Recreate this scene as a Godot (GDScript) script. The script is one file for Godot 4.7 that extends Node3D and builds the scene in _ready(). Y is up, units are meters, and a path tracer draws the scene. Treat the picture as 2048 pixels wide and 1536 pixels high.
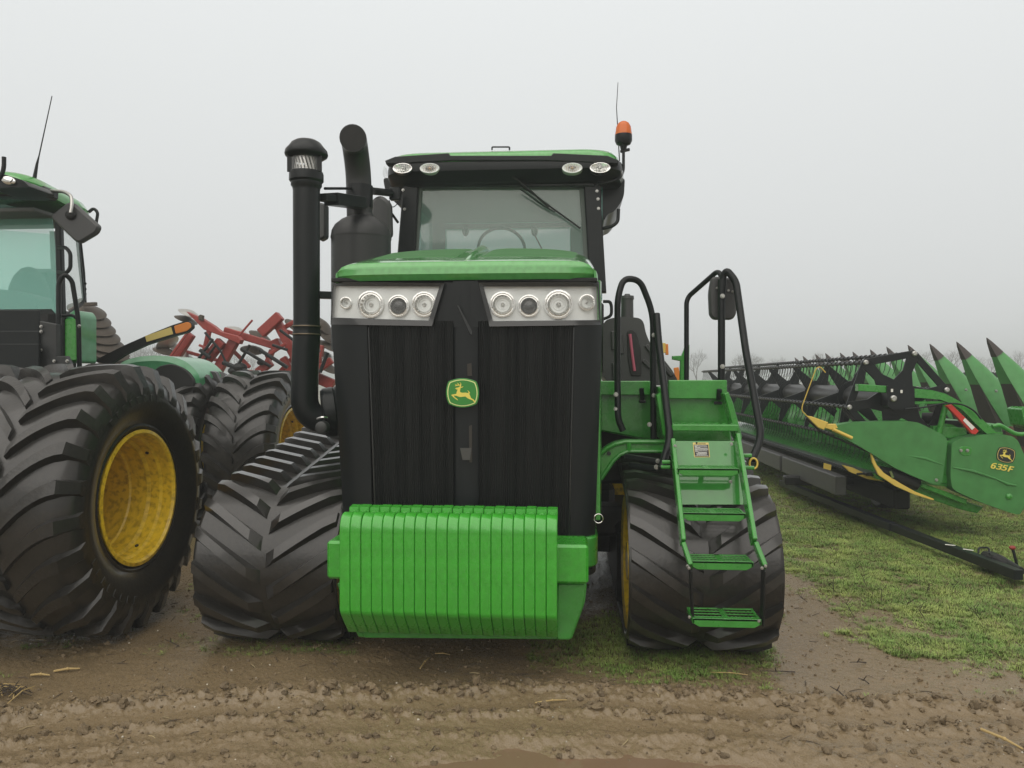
extends Node3D
# A wet farm yard: a tracked tractor seen from the front, a dual-wheeled tractor beside it, a folded disc harrow,
# a grain header on its trailer and a corn head. Axes: the machines stand along -z, y up, metres.

const LENS := 1536.0          # focal length in pixels of the 2048 x 1536 photograph
const EYE := Vector3(0, 1.65, 0)
var eye_turn := Basis.from_euler(Vector3(deg_to_rad(-0.373), deg_to_rad(4.4), 0))
var M := {}
var rng := RandomNumberGenerator.new()
var taken := {}

# ---------------------------------------------------------------- pixels to points
func ray(u: float, v: float) -> Vector3:
	return eye_turn * Vector3((u - 1024.0) / LENS, (768.0 - v) / LENS, -1.0)
func P(u: float, v: float, deep: float) -> Vector3:      # on the plane z = -deep
	var r := ray(u, v)
	return EYE + r * (-deep / r.z)
func PX(u: float, v: float, x: float) -> Vector3:
	var r := ray(u, v)
	return EYE + r * (x / r.x)
func PY(u: float, v: float, y: float) -> Vector3:
	var r := ray(u, v)
	return EYE + r * ((y - EYE.y) / r.y)

# ---------------------------------------------------------------- shapes
class Geo:
	var p := PackedVector3Array()
	func tri(a: Vector3, b: Vector3, c: Vector3) -> void:
		p.append(a); p.append(b); p.append(c)
	func quad(a: Vector3, b: Vector3, c: Vector3, d: Vector3) -> void:
		tri(a, b, c); tri(a, c, d)
	func outward(from: int) -> void:      # closed shapes: turn faces to the outside
		var n := p.size() - from
		if n < 3:
			return
		var c := Vector3.ZERO
		for i in range(from, p.size()):
			c += p[i]
		c /= n
		var vol := 0.0
		for i in range(from, p.size(), 3):
			vol += (p[i] - c).dot((p[i + 1] - c).cross(p[i + 2] - c))
		if vol < 0.0:
			for i in range(from, p.size(), 3):
				var k := p[i + 1]
				p[i + 1] = p[i + 2]
				p[i + 2] = k
	func face_out(c: Vector3, pts: Array) -> void:
		var n: Vector3 = (pts[1] - pts[0]).cross(pts[2] - pts[0])
		var m := Vector3.ZERO
		for q in pts:
			m += q
		m /= pts.size()
		if n.dot(m - c) < 0.0:
			pts.reverse()
		for i in range(1, pts.size() - 1):
			tri(pts[0], pts[i], pts[i + 1])
	func box(c: Vector3, s: Vector3, b := Basis(), r := 0.004) -> void:
		var h := s * 0.5
		r = minf(r, minf(h.x, minf(h.y, h.z)) * 0.45)
		var pt := func(sg: Vector3, axis: int) -> Vector3:
			var q := Vector3(h.x - r, h.y - r, h.z - r)
			q[axis] = h[axis]
			return c + b * (q * sg)
		for a in 3:
			var e := (a + 1) % 3
			var f := (a + 2) % 3
			for s1 in [-1.0, 1.0]:
				var fp := []
				for k in [[-1.0, -1.0], [1.0, -1.0], [1.0, 1.0], [-1.0, 1.0]]:
					var sg := Vector3.ZERO
					sg[a] = s1; sg[e] = k[0]; sg[f] = k[1]
					fp.append(pt.call(sg, a))
				face_out(c, fp)
				for s2 in [-1.0, 1.0]:
					var g1 := Vector3.ZERO
					g1[a] = s1; g1[e] = s2; g1[f] = -1.0
					var g2 := g1
					g2[f] = 1.0
					face_out(c, [pt.call(g1, a), pt.call(g2, a), pt.call(g2, e), pt.call(g1, e)])
		for sx in [-1.0, 1.0]:
			for sy in [-1.0, 1.0]:
				for sz in [-1.0, 1.0]:
					var sg := Vector3(sx, sy, sz)
					face_out(c, [pt.call(sg, 0), pt.call(sg, 1), pt.call(sg, 2)])
	func bar(a: Vector3, b: Vector3, w: float, h: float, up := Vector3.UP, r := 0.004) -> void:
		var y := (b - a).normalized()
		if absf(y.dot(up)) > 0.98:
			up = Vector3.BACK
		var x := up.cross(y).normalized()
		var z := x.cross(y).normalized()
		box((a + b) * 0.5, Vector3(w, a.distance_to(b), h), Basis(x, y, z), r)
	func tube(pts: Array, rad, sides := 10, closed := false) -> void:
		var from := p.size()
		var n := pts.size()
		var rings := []
		var up := Vector3.ZERO
		for i in n:
			var t: Vector3 = (pts[(i + 1) % n if closed else mini(i + 1, n - 1)] - pts[(i - 1 + n) % n if closed else maxi(i - 1, 0)]).normalized()
			if i == 0:
				up = t.cross(Vector3(0.31, 0.87, 0.38)).normalized()
			up = (up - t * up.dot(t)).normalized()
			var side := t.cross(up)
			var r: float = rad[i] if rad is Array else rad
			var ring := PackedVector3Array()
			for k in sides:
				var a := TAU * k / sides
				ring.append(pts[i] + (up * cos(a) + side * sin(a)) * r)
			rings.append(ring)
		if closed:
			rings.append(rings[0])
		loft(rings, true, not closed, not closed)
		outward(from)
	func loft(rings: Array, around := true, cap0 := true, cap1 := true) -> void:
		var from := p.size()
		var m: int = rings[0].size()
		for i in rings.size() - 1:
			var a: PackedVector3Array = rings[i]
			var b: PackedVector3Array = rings[i + 1]
			for k in (m if around else m - 1):
				var k2 := (k + 1) % m
				quad(a[k], a[k2], b[k2], b[k])
		for e in [[cap0, 0, 1], [cap1, rings.size() - 1, 0]]:
			if e[0]:
				var q: PackedVector3Array = rings[e[1]]
				var c := Vector3.ZERO
				for v in q:
					c += v
				c /= m
				for k in m:
					if e[2] == 1:
						tri(c, q[(k + 1) % m], q[k])
					else:
						tri(c, q[k], q[(k + 1) % m])
		if around and cap0 and cap1:
			outward(from)
	func lathe(prof: Array, xf: Transform3D, seg := 28) -> void:   # prof: Vector2(radius, height along y)
		var from := p.size()
		for i in seg:
			var a0 := TAU * i / seg
			var a1 := TAU * (i + 1) / seg
			for k in prof.size() - 1:
				var q: Vector2 = prof[k]
				var w: Vector2 = prof[k + 1]
				var a := xf * Vector3(q.x * cos(a0), q.y, q.x * sin(a0))
				var b := xf * Vector3(q.x * cos(a1), q.y, q.x * sin(a1))
				var c := xf * Vector3(w.x * cos(a1), w.y, w.x * sin(a1))
				var d := xf * Vector3(w.x * cos(a0), w.y, w.x * sin(a0))
				if q.x > 1e-6:
					tri(a, b, c)
				if w.x > 1e-6:
					tri(a, c, d)
		outward(from)
	func prism(poly: PackedVector2Array, z0: float, z1: float, xf := Transform3D(), bevel := 0.0) -> void:
		var from := p.size()
		var n := poly.size()
		var area := 0.0
		for i in n:
			area += poly[i].cross(poly[(i + 1) % n])
		if area < 0.0:
			poly.reverse()
		var small := poly
		if bevel > 0.0:
			small = PackedVector2Array()
			for i in n:
				var a := poly[(i - 1 + n) % n]
				var b := poly[i]
				var c := poly[(i + 1) % n]
				var d1 := (b - a).normalized()
				var d2 := (c - b).normalized()
				var m := (Vector2(-d1.y, d1.x) + Vector2(-d2.y, d2.x))
				var k := maxf(0.5, m.length() * m.length() * 0.5)
				small.append(b + m / k * bevel)
		var idx := Geometry2D.triangulate_polygon(small)
		if idx.is_empty():
			idx = Geometry2D.triangulate_polygon(poly)
			small = poly
		var at := func(q: Vector2, z: float) -> Vector3: return xf * Vector3(q.x, q.y, z)
		for i in range(0, idx.size(), 3):
			tri(at.call(small[idx[i]], z1), at.call(small[idx[i + 1]], z1), at.call(small[idx[i + 2]], z1))
			tri(at.call(small[idx[i]], z0), at.call(small[idx[i + 2]], z0), at.call(small[idx[i + 1]], z0))
		var dz := signf(z1 - z0) * bevel
		for i in n:
			var j := (i + 1) % n
			quad(at.call(poly[i], z0 + dz), at.call(poly[j], z0 + dz), at.call(poly[j], z1 - dz), at.call(poly[i], z1 - dz))
			if bevel > 0.0:
				quad(at.call(poly[i], z1 - dz), at.call(poly[j], z1 - dz), at.call(small[j], z1), at.call(small[i], z1))
				quad(at.call(small[i], z0), at.call(small[j], z0), at.call(poly[j], z0 + dz), at.call(poly[i], z0 + dz))
		outward(from)
	func ball(c: Vector3, s: Vector3, seg := 14, b := Basis()) -> void:
		var prof := []
		for i in 9:
			var a := PI * i / 8.0 - PI / 2
			prof.append(Vector2(maxf(cos(a), 0.0), sin(a)))
		lathe(prof, Transform3D(b * Basis.from_scale(s), c), seg)

func mesh_of(g: Geo, shift := Vector3.ZERO, crease := 38.0) -> ArrayMesh:
	var n := g.p.size()
	var fn := PackedVector3Array()
	fn.resize(n / 3)
	var at := {}
	for i in range(0, n, 3):
		fn[i / 3] = (g.p[i + 1] - g.p[i]).cross(g.p[i + 2] - g.p[i])
		for k in 3:
			var key := Vector3i((g.p[i + k] * 5000.0).round())
			if at.has(key):
				at[key].append(i / 3)
			else:
				at[key] = PackedInt32Array([i / 3])
	var unit := PackedVector3Array()
	unit.resize(fn.size())
	for i in fn.size():
		unit[i] = fn[i].normalized()
	var c := cos(deg_to_rad(crease))
	var vs := PackedVector3Array()
	var ns := PackedVector3Array()
	vs.resize(n)
	ns.resize(n)
	for i in range(0, n, 3):
		var f: int = i / 3
		for k in 3:
			var o: int = i + [0, 2, 1][k]
			var sum := Vector3.ZERO
			for t in at[Vector3i((g.p[i + k] * 5000.0).round())]:
				if unit[f].dot(unit[t]) > c:
					sum += fn[t]
			vs[o] = g.p[i + k] - shift
			ns[o] = sum.normalized() if sum.length_squared() > 1e-20 else Vector3.UP
	var arr := []
	arr.resize(Mesh.ARRAY_MAX)
	arr[Mesh.ARRAY_VERTEX] = vs
	arr[Mesh.ARRAY_NORMAL] = ns
	var me := ArrayMesh.new()
	me.add_surface_from_arrays(Mesh.PRIMITIVE_TRIANGLES, arr)
	return me

func origin_of(n: Node) -> Vector3:
	var o := Vector3.ZERO
	while n != self and n is Node3D:
		o += n.position
		n = n.get_parent()
	return o

func part(called: String, g: Geo, m: Material, parent: Node = self, crease := 38.0) -> MeshInstance3D:
	var o := MeshInstance3D.new()
	o.name = called
	o.mesh = mesh_of(g, origin_of(parent), crease)
	o.material_override = m
	o.cast_shadow = GeometryInstance3D.SHADOW_CASTING_SETTING_ON
	parent.add_child(o, true)
	return o

func copy_of(called: String, me: Mesh, m: Material, xf: Transform3D, parent: Node) -> MeshInstance3D:
	var o := MeshInstance3D.new()
	o.name = called
	o.mesh = me
	o.material_override = m
	xf.origin -= origin_of(parent)
	o.transform = xf
	parent.add_child(o, true)
	return o

func numbered(s: String) -> String:
	taken[s] = taken.get(s, -1) + 1
	return s if taken[s] == 0 else "%s_%03d" % [s, taken[s]]

func tag(o: Node, label: String, category: String, group := "", kind := "") -> void:
	if label: o.set_meta("label", label)
	if category: o.set_meta("category", category)
	if group: o.set_meta("group", group)
	if kind: o.set_meta("kind", kind)

func thing(called: String, at: Vector3, label: String, category: String, group := "") -> Node3D:
	var o := Node3D.new()
	o.name = numbered(called)
	add_child(o)
	o.position = at
	tag(o, label, category, group)
	return o

# rounds the corners of a path
func bend(pts: Array, r: float, n := 6) -> Array:
	var out := [pts[0]]
	for i in range(1, pts.size() - 1):
		var a: Vector3 = pts[i - 1]
		var b: Vector3 = pts[i]
		var c: Vector3 = pts[i + 1]
		var k := minf(r, minf(a.distance_to(b), b.distance_to(c)) * 0.48)
		var s := b + (a - b).normalized() * k
		var e := b + (c - b).normalized() * k
		for j in n + 1:
			var t := float(j) / n
			out.append(s.lerp(b, t).lerp(b.lerp(e, t), t))
	out.append(pts[-1])
	return out

func round_poly(pts: PackedVector2Array, r: float, n := 4) -> PackedVector2Array:
	var out := PackedVector2Array()
	var m := pts.size()
	for i in m:
		var a := pts[(i - 1 + m) % m]
		var b := pts[i]
		var c := pts[(i + 1) % m]
		var k := minf(r, minf(a.distance_to(b), b.distance_to(c)) * 0.45)
		var s := b + (a - b).normalized() * k
		var e := b + (c - b).normalized() * k
		for j in n + 1:
			var t := float(j) / n
			out.append(s.lerp(b, t).lerp(b.lerp(e, t), t))
	return out

# an outline given in photograph pixels, laid on the plane z = -deep
func outline(px: Array, deep: float) -> PackedVector2Array:
	var out := PackedVector2Array()
	for i in range(0, px.size(), 2):
		var q := P(px[i], px[i + 1], deep)
		out.append(Vector2(q.x, q.y))
	return out

# ---------------------------------------------------------------- materials
func lin(r: float, g: float, b: float, a := 1.0) -> Color:
	return Color(r, g, b, a).linear_to_srgb()

func noise_tex(freq: float, seed_: int, lo: Color, hi: Color, size := 512, type := FastNoiseLite.TYPE_SIMPLEX_SMOOTH, oct := 4, mid := 0.5) -> NoiseTexture2D:
	var n := FastNoiseLite.new()
	n.noise_type = type
	n.frequency = freq
	n.seed = seed_
	n.fractal_octaves = oct
	var t := NoiseTexture2D.new()
	t.width = size
	t.height = size
	t.seamless = true
	t.noise = n
	var g := Gradient.new()
	g.set_color(0, lo)
	g.set_color(1, hi)
	g.set_offset(0, mid - 0.35)
	g.set_offset(1, mid + 0.35)
	t.color_ramp = g
	return t

func bump_tex(freq: float, seed_: int, strength := 4.0, type := FastNoiseLite.TYPE_SIMPLEX_SMOOTH) -> NoiseTexture2D:
	var n := FastNoiseLite.new()
	n.noise_type = type
	n.frequency = freq
	n.seed = seed_
	var t := NoiseTexture2D.new()
	t.width = 512
	t.height = 512
	t.seamless = true
	t.as_normal_map = true
	t.bump_strength = strength
	t.noise = n
	return t

func mat(c: Color, rough: float, o := {}) -> StandardMaterial3D:
	var m := StandardMaterial3D.new()
	m.albedo_color = c
	m.roughness = rough
	m.metallic = o.get("metal", 0.0)
	m.metallic_specular = o.get("spec", 0.5)
	if o.has("coat"):
		m.clearcoat_enabled = true
		m.clearcoat = o.coat
		m.clearcoat_roughness = o.get("coat_rough", 0.08)
	if o.has("tex"):
		m.albedo_texture = o.tex
	if o.has("rtex"):
		m.roughness_texture = o.rtex
		m.roughness_texture_channel = BaseMaterial3D.TEXTURE_CHANNEL_RED
	if o.has("bump"):
		m.normal_enabled = true
		m.normal_texture = o.bump
		m.normal_scale = o.get("bscale", 0.4)
	if o.has("tex") or o.has("bump") or o.has("rtex"):
		m.uv1_triplanar = true
		m.uv1_scale = Vector3.ONE * o.get("scale", 1.0)
	return m

func materials() -> void:
	var dirt := noise_tex(0.012, 3, lin(0.80, 0.79, 0.75), Color.WHITE, 512, FastNoiseLite.TYPE_SIMPLEX_SMOOTH, 5, 0.40)
	var wet := noise_tex(0.02, 5, Color(0.86, 0.86, 0.86), Color.WHITE, 512, FastNoiseLite.TYPE_SIMPLEX_SMOOTH, 5)
	var drops := bump_tex(0.11, 7, 3.0, FastNoiseLite.TYPE_CELLULAR)
	var fine := bump_tex(0.06, 8, 4.0)
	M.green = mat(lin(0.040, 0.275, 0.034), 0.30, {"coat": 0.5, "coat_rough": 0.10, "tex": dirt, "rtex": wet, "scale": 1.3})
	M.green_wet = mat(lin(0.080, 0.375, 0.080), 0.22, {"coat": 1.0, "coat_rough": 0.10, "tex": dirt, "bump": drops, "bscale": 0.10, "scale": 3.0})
	M.green_dull = mat(lin(0.060, 0.235, 0.064), 0.40, {"tex": dirt, "rtex": wet, "scale": 0.8})
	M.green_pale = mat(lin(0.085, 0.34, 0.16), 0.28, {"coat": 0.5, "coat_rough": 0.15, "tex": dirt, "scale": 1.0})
	M.weight = mat(lin(0.046, 0.395, 0.028), 0.30, {"coat": 0.6, "coat_rough": 0.12, "tex": dirt, "rtex": wet, "bump": fine, "bscale": 0.06, "scale": 2.2})
	M.green_gloss = mat(lin(0.040, 0.235, 0.040), 0.12, {"coat": 0.8, "coat_rough": 0.03, "tex": dirt, "scale": 1.3})
	M.hood_mesh = mat(lin(0.040, 0.20, 0.045), 0.6, {"tex": noise_tex(0.10, 14, lin(0.55, 0.55, 0.5), Color.WHITE, 512, FastNoiseLite.TYPE_CELLULAR, 2), "bump": drops, "bscale": 0.5, "scale": 4.0})
	M.snout_tip = mat(lin(0.05, 0.040, 0.038), 0.6)
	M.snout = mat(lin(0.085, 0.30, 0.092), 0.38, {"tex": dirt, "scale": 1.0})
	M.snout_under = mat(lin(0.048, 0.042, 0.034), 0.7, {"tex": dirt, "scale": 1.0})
	M.seal = mat(lin(0.09, 0.11, 0.10), 0.6)
	M.brass = mat(lin(0.20, 0.16, 0.11), 0.4, {"metal": 0.7})
	M.label_yellow = mat(lin(0.62, 0.50, 0.16), 0.5)
	M.black = mat(lin(0.010, 0.0125, 0.0135), 0.32, {"spec": 0.36})
	M.black_gloss = mat(lin(0.014, 0.016, 0.017), 0.22, {"coat": 0.4})
	M.black_matt = mat(lin(0.011, 0.012, 0.012), 0.5, {"spec": 0.4, "bump": fine, "bscale": 0.15, "scale": 3.0})
	M.soot = mat(lin(0.024, 0.026, 0.027), 0.5, {"rtex": wet, "bump": fine, "bscale": 0.1, "scale": 2.5})
	M.grille = mat(lin(0.010, 0.012, 0.0125), 0.36, {"spec": 0.36, "tex": noise_tex(0.05, 12, lin(0.5, 0.5, 0.5), lin(1, 1, 0.95), 512, FastNoiseLite.TYPE_SIMPLEX_SMOOTH, 4, 0.55), "scale": 3.0})
	var rub := noise_tex(0.02, 21, lin(0.48, 0.48, 0.48), lin(1.0, 0.90, 0.74), 1024, FastNoiseLite.TYPE_SIMPLEX_SMOOTH, 6, 0.58)
	M.rubber = mat(lin(0.021, 0.0205, 0.0195), 0.46, {"coat": 0.4, "coat_rough": 0.18, "tex": rub, "rtex": wet, "bump": fine, "bscale": 0.25, "scale": 1.1})
	M.rubber_side = mat(lin(0.021, 0.0205, 0.0195), 0.40, {"coat": 0.5, "coat_rough": 0.15, "tex": rub, "rtex": wet, "bump": fine, "bscale": 0.12, "scale": 1.0})
	M.tread_lug = mat(lin(0.021, 0.0205, 0.0195), 0.36, {"coat": 0.7, "coat_rough": 0.14, "tex": rub, "rtex": wet, "bump": fine, "bscale": 0.12, "scale": 1.6})
	M.tread = mat(lin(0.021, 0.0205, 0.0195), 0.34, {"coat": 0.35, "coat_rough": 0.15, "tex": rub, "rtex": wet, "bump": fine, "bscale": 0.18, "scale": 1.2})
	M.yellow = mat(lin(0.78, 0.54, 0.025), 0.34, {"coat": 0.3, "tex": noise_tex(0.02, 31, lin(0.26, 0.22, 0.16), Color.WHITE, 512, FastNoiseLite.TYPE_SIMPLEX_SMOOTH, 6, 0.20), "scale": 1.6})
	M.yellow_clean = mat(lin(0.68, 0.49, 0.10), 0.4)
	M.rear_glass = mat(Color(0.58, 0.95, 0.90, 0.46), 0.04)
	M.rear_glass.transparency = BaseMaterial3D.TRANSPARENCY_ALPHA
	M.emblem_yellow = mat(lin(0.80, 0.66, 0.12), 0.4)
	M.emblem_line = mat(lin(0.72, 0.78, 0.33), 0.4)
	M.emblem_green = mat(lin(0.04, 0.24, 0.04), 0.3)
	M.chrome = mat(lin(0.74, 0.74, 0.72), 0.10, {"metal": 1.0})
	M.steel = mat(lin(0.48, 0.48, 0.46), 0.32, {"metal": 0.9})
	M.silver = mat(lin(0.76, 0.79, 0.78), 0.26, {"metal": 0.25})
	M.lens = mat(Color(0.96, 0.98, 0.98, 0.06), 0.05)
	M.lens.transparency = BaseMaterial3D.TRANSPARENCY_ALPHA
	M.glass = mat(Color(0.62, 0.74, 0.70, 0.20), 0.04)
	M.glass.transparency = BaseMaterial3D.TRANSPARENCY_ALPHA
	M.glass_green = mat(Color(0.62, 0.92, 0.86, 0.32), 0.04)
	M.glass_green.transparency = BaseMaterial3D.TRANSPARENCY_ALPHA
	M.amber = mat(lin(0.80, 0.19, 0.02), 0.25, {"coat": 0.5})
	M.amber.backlight_enabled = true
	M.amber.backlight = lin(0.6, 0.14, 0.01)
	M.orange_light = mat(lin(0.68, 0.22, 0.03), 0.35)
	M.red = mat(lin(0.30, 0.036, 0.028), 0.45, {"tex": dirt, "scale": 1.5})
	M.red_bright = mat(lin(0.55, 0.035, 0.025), 0.4)
	M.pink = mat(lin(0.45, 0.10, 0.16), 0.5)
	M.disc = mat(lin(0.10, 0.085, 0.072), 0.5, {"metal": 0.4, "tex": rub, "scale": 1.5})
	M.disc_bright = mat(lin(0.50, 0.50, 0.48), 0.32, {"metal": 0.8})
	M.seat = mat(lin(0.028, 0.034, 0.032), 0.8)
	M.cab_in = mat(lin(0.10, 0.11, 0.105), 0.8)
	M.grey_beam = mat(lin(0.052, 0.054, 0.055), 0.5, {"tex": dirt, "scale": 0.9})
	M.poly = mat(lin(0.045, 0.047, 0.048), 0.45, {"rtex": wet, "scale": 1.5})
	M.white = mat(lin(0.75, 0.74, 0.70), 0.6)
	M.label_black = mat(lin(0.012, 0.012, 0.012), 0.5)
	M.rust = mat(lin(0.12, 0.065, 0.04), 0.8)
	M.worn = mat(lin(0.034, 0.029, 0.024), 0.7)
	M.tag = mat(lin(0.06, 0.06, 0.057), 0.5)
	M.straw = mat(lin(0.45, 0.33, 0.14), 0.75)
	M.twig = mat(lin(0.05, 0.038, 0.028), 0.85)
	M.bark = mat(lin(0.085, 0.078, 0.07), 0.9)
	M.tan = mat(lin(0.38, 0.26, 0.15), 0.8)

# ---------------------------------------------------------------- the scene
func _ready() -> void:
	rng.seed = 20240
	var cam := Camera3D.new()
	cam.name = "camera"
	add_child(cam)
	cam.position = EYE
	cam.basis = eye_turn
	cam.fov = rad_to_deg(2.0 * atan(768.0 / LENS))
	cam.near = 0.05
	cam.far = 3000.0
	cam.current = true
	var sky := ProceduralSkyMaterial.new()
	sky.sky_top_color = lin(1.44, 1.50, 1.51)
	sky.sky_horizon_color = lin(0.53, 0.543, 0.543)
	sky.sky_curve = 3.0
	sky.ground_bottom_color = lin(0.30, 0.28, 0.25)
	sky.ground_horizon_color = lin(0.53, 0.543, 0.543)
	sky.ground_curve = 0.02
	sky.sun_angle_max = 0.0
	var env := Environment.new()
	env.background_mode = Environment.BG_SKY
	env.sky = Sky.new()
	env.sky.sky_material = sky
	env.tonemap_mode = Environment.TONE_MAPPER_LINEAR
	env.tonemap_exposure = 1.35
	env.sdfgi_enabled = true
	env.ssao_enabled = true
	env.ssil_enabled = true
	env.fog_enabled = true
	env.fog_density = 0.0045
	env.fog_light_color = Color(0.97, 1.0, 1.0)
	var we := WorldEnvironment.new()
	we.name = "surroundings"
	we.environment = env
	add_child(we)
	var sun := DirectionalLight3D.new()
	sun.name = "sun"
	sun.light_color = Color(1.0, 0.98, 0.95)
	sun.light_energy = 0.5
	sun.light_angular_distance = 90.0
	sun.shadow_enabled = true
	add_child(sun)
	sun.rotation_degrees = Vector3(-55, -12, 0)
	materials()
	ground()
	tracked_tractor()
	wheeled_tractor()
	disc_harrow()
	grain_header()
	header_trailer()
	corn_head()
	far_reel()
	far_trees()
	litter()

# ---------------------------------------------------------------- ground
var n_low: FastNoiseLite
var n_mid: FastNoiseLite
var n_cell: FastNoiseLite
var n_cell2: FastNoiseLite
var n_fine: FastNoiseLite
var n_patch: FastNoiseLite
var ridges := []

func noise(freq: float, seed_: int, type := FastNoiseLite.TYPE_SIMPLEX_SMOOTH, oct := 3) -> FastNoiseLite:
	var n := FastNoiseLite.new()
	n.noise_type = type
	n.frequency = freq
	n.seed = seed_
	n.fractal_octaves = oct
	if type == FastNoiseLite.TYPE_CELLULAR:
		n.cellular_return_type = FastNoiseLite.RETURN_DISTANCE
		n.fractal_type = FastNoiseLite.FRACTAL_NONE
		n.domain_warp_enabled = true
		n.domain_warp_amplitude = 0.5 / freq
		n.domain_warp_frequency = freq * 0.8
	return n

func along(line: Array, x: float) -> float:
	if x <= line[0].x:
		return line[0].y
	for i in line.size() - 1:
		if x <= line[i + 1].x:
			return lerpf(line[i].y, line[i + 1].y, (x - line[i].x) / (line[i + 1].x - line[i].x))
	return line[-1].y

func trail(px: Array) -> Array:
	var out := []
	for i in range(0, px.size(), 2):
		var q := PY(px[i], px[i + 1], 0.0)
		out.append(Vector2(q.x, -q.z))
	return out

func rough(x: float, d: float) -> float:       # how churned the mud is, 0 to 1
	if d > 9.0:
		return 0.1
	var m := 0.0
	for r in ridges:
		var k: float = (d - along(r[0], x)) / r[1]
		m = maxf(m, exp(-k * k) * r[2])
	m += clampf(n_patch.get_noise_2d(x * 1.7 + 40.0, d * 2.6) * 1.3 - 0.25, 0.0, 0.25) * smoothstep(5.0, 4.2, d)
	return clampf(m * (0.75 + 0.6 * n_mid.get_noise_2d(x * 1.2, d * 3.0)) + 0.06, 0.0, 1.0)

func ground_at(x: float, d: float) -> float:
	var h := 0.022 * n_low.get_noise_2d(x, d) * smoothstep(0.5, 3.0, d)
	if d > 16.0:
		return h + (0.0 if d < 40.0 else 0.25 * n_low.get_noise_2d(x * 0.04, d * 0.04))
	h += 0.007 * n_mid.get_noise_2d(x, d)
	if d < 9.0:
		var r := rough(x, d)
		var c := n_cell.get_noise_2d(x, d * 1.25)
		var c2 := n_cell2.get_noise_2d(x, d * 1.2)
		h += r * (0.021 - 0.043 * clampf(c + 0.55, 0.0, 1.0) + 0.036 * clampf(-c2 - 0.2, 0.0, 1.0))
		h += (0.0050 + 0.005 * r) * n_fine.get_noise_2d(x, d)
		# the wheel rut between the two crumbled ridges and the hollow that holds water
		var a := along(ridges[0][0], x)
		var b := along(ridges[1][0], x)
		var t := (d - b) / maxf(a - b, 0.05)
		if t > 0.0 and t < 1.0:
			h -= 0.022 * sin(t * PI)
		h -= pool(x, d) * 0.04
	return h

func pool(x: float, d: float) -> float:
	var q := Vector2((x - 0.32) / 0.95, (d - 3.24) / 0.23)
	return smoothstep(1.25, 0.55, q.length() + 0.3 * n_mid.get_noise_2d(x * 0.8, d * 0.8))

func grass_at(x: float, deep: float) -> float:      # 0 bare mud .. 1 closed turf
	var xx := x * 0.99705 + deep * 0.0767
	var d := deep * 0.99705 - x * 0.0767
	var k := n_patch.get_noise_2d(x * 1.3, deep * 1.3) + 0.55 * n_mid.get_noise_2d(x * 0.7, deep * 0.7) + 0.25 * n_mid.get_noise_2d(x * 3.0, deep * 3.0)
	var m := 0.0
	if xx > 1.6:
		var e := d - (5.95 - (xx - 2.2) * 2.5) - 1.3 * smoothstep(2.5, 1.7, xx)
		m = smoothstep(-1.7, 2.6, e + k * 2.8) * (1.0 - 0.85 * smoothstep(0.15, 0.45, n_patch.get_noise_2d(x * 2.3 + 31.0, deep * 3.1)))
		if d > 3.95:
			m = maxf(m, smoothstep(0.42, 0.62, k + 0.25 * smoothstep(-2.5, 0.0, e)))
	if d > 4.0 and d < 5.6 and xx > 0.1 and xx < 1.6:
		var q := Vector2((xx - 0.85) / 0.75, (d - 4.72) / 0.72)
		m = maxf(m, 1.0 * smoothstep(1.25, 0.35, q.length() - k * 0.5))
	if d > 4.55 and d < 5.6 and xx > -2.2 and xx < -0.3:
		m = maxf(m, 0.28 * smoothstep(0.15, 0.6, k + 0.3))
	if d > 4.2 and xx <= -1.5 and xx > -3.2:
		m = maxf(m, 0.22 * smoothstep(0.35, 0.6, k))
	if d > 6.6:
		m = maxf(m, smoothstep(6.6, 8.5, d) * clampf(0.75 + k * 0.5, 0.0, 1.0))
	return clampf(m, 0.0, 1.0)

func steps(lo: float, hi: float, cell: float, reach: float, grow: float) -> PackedFloat32Array:
	var a := PackedFloat32Array()
	var x := lo
	var back := []
	var c := cell
	while x > lo - reach:
		c *= grow
		x -= c
		back.append(x)
	back.reverse()
	for q in back:
		a.append(q)
	x = lo
	while x < hi:
		a.append(x)
		x += cell
	c = cell
	while x < hi + reach:
		a.append(x)
		c *= grow
		x += c
	a.append(x)
	return a

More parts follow.
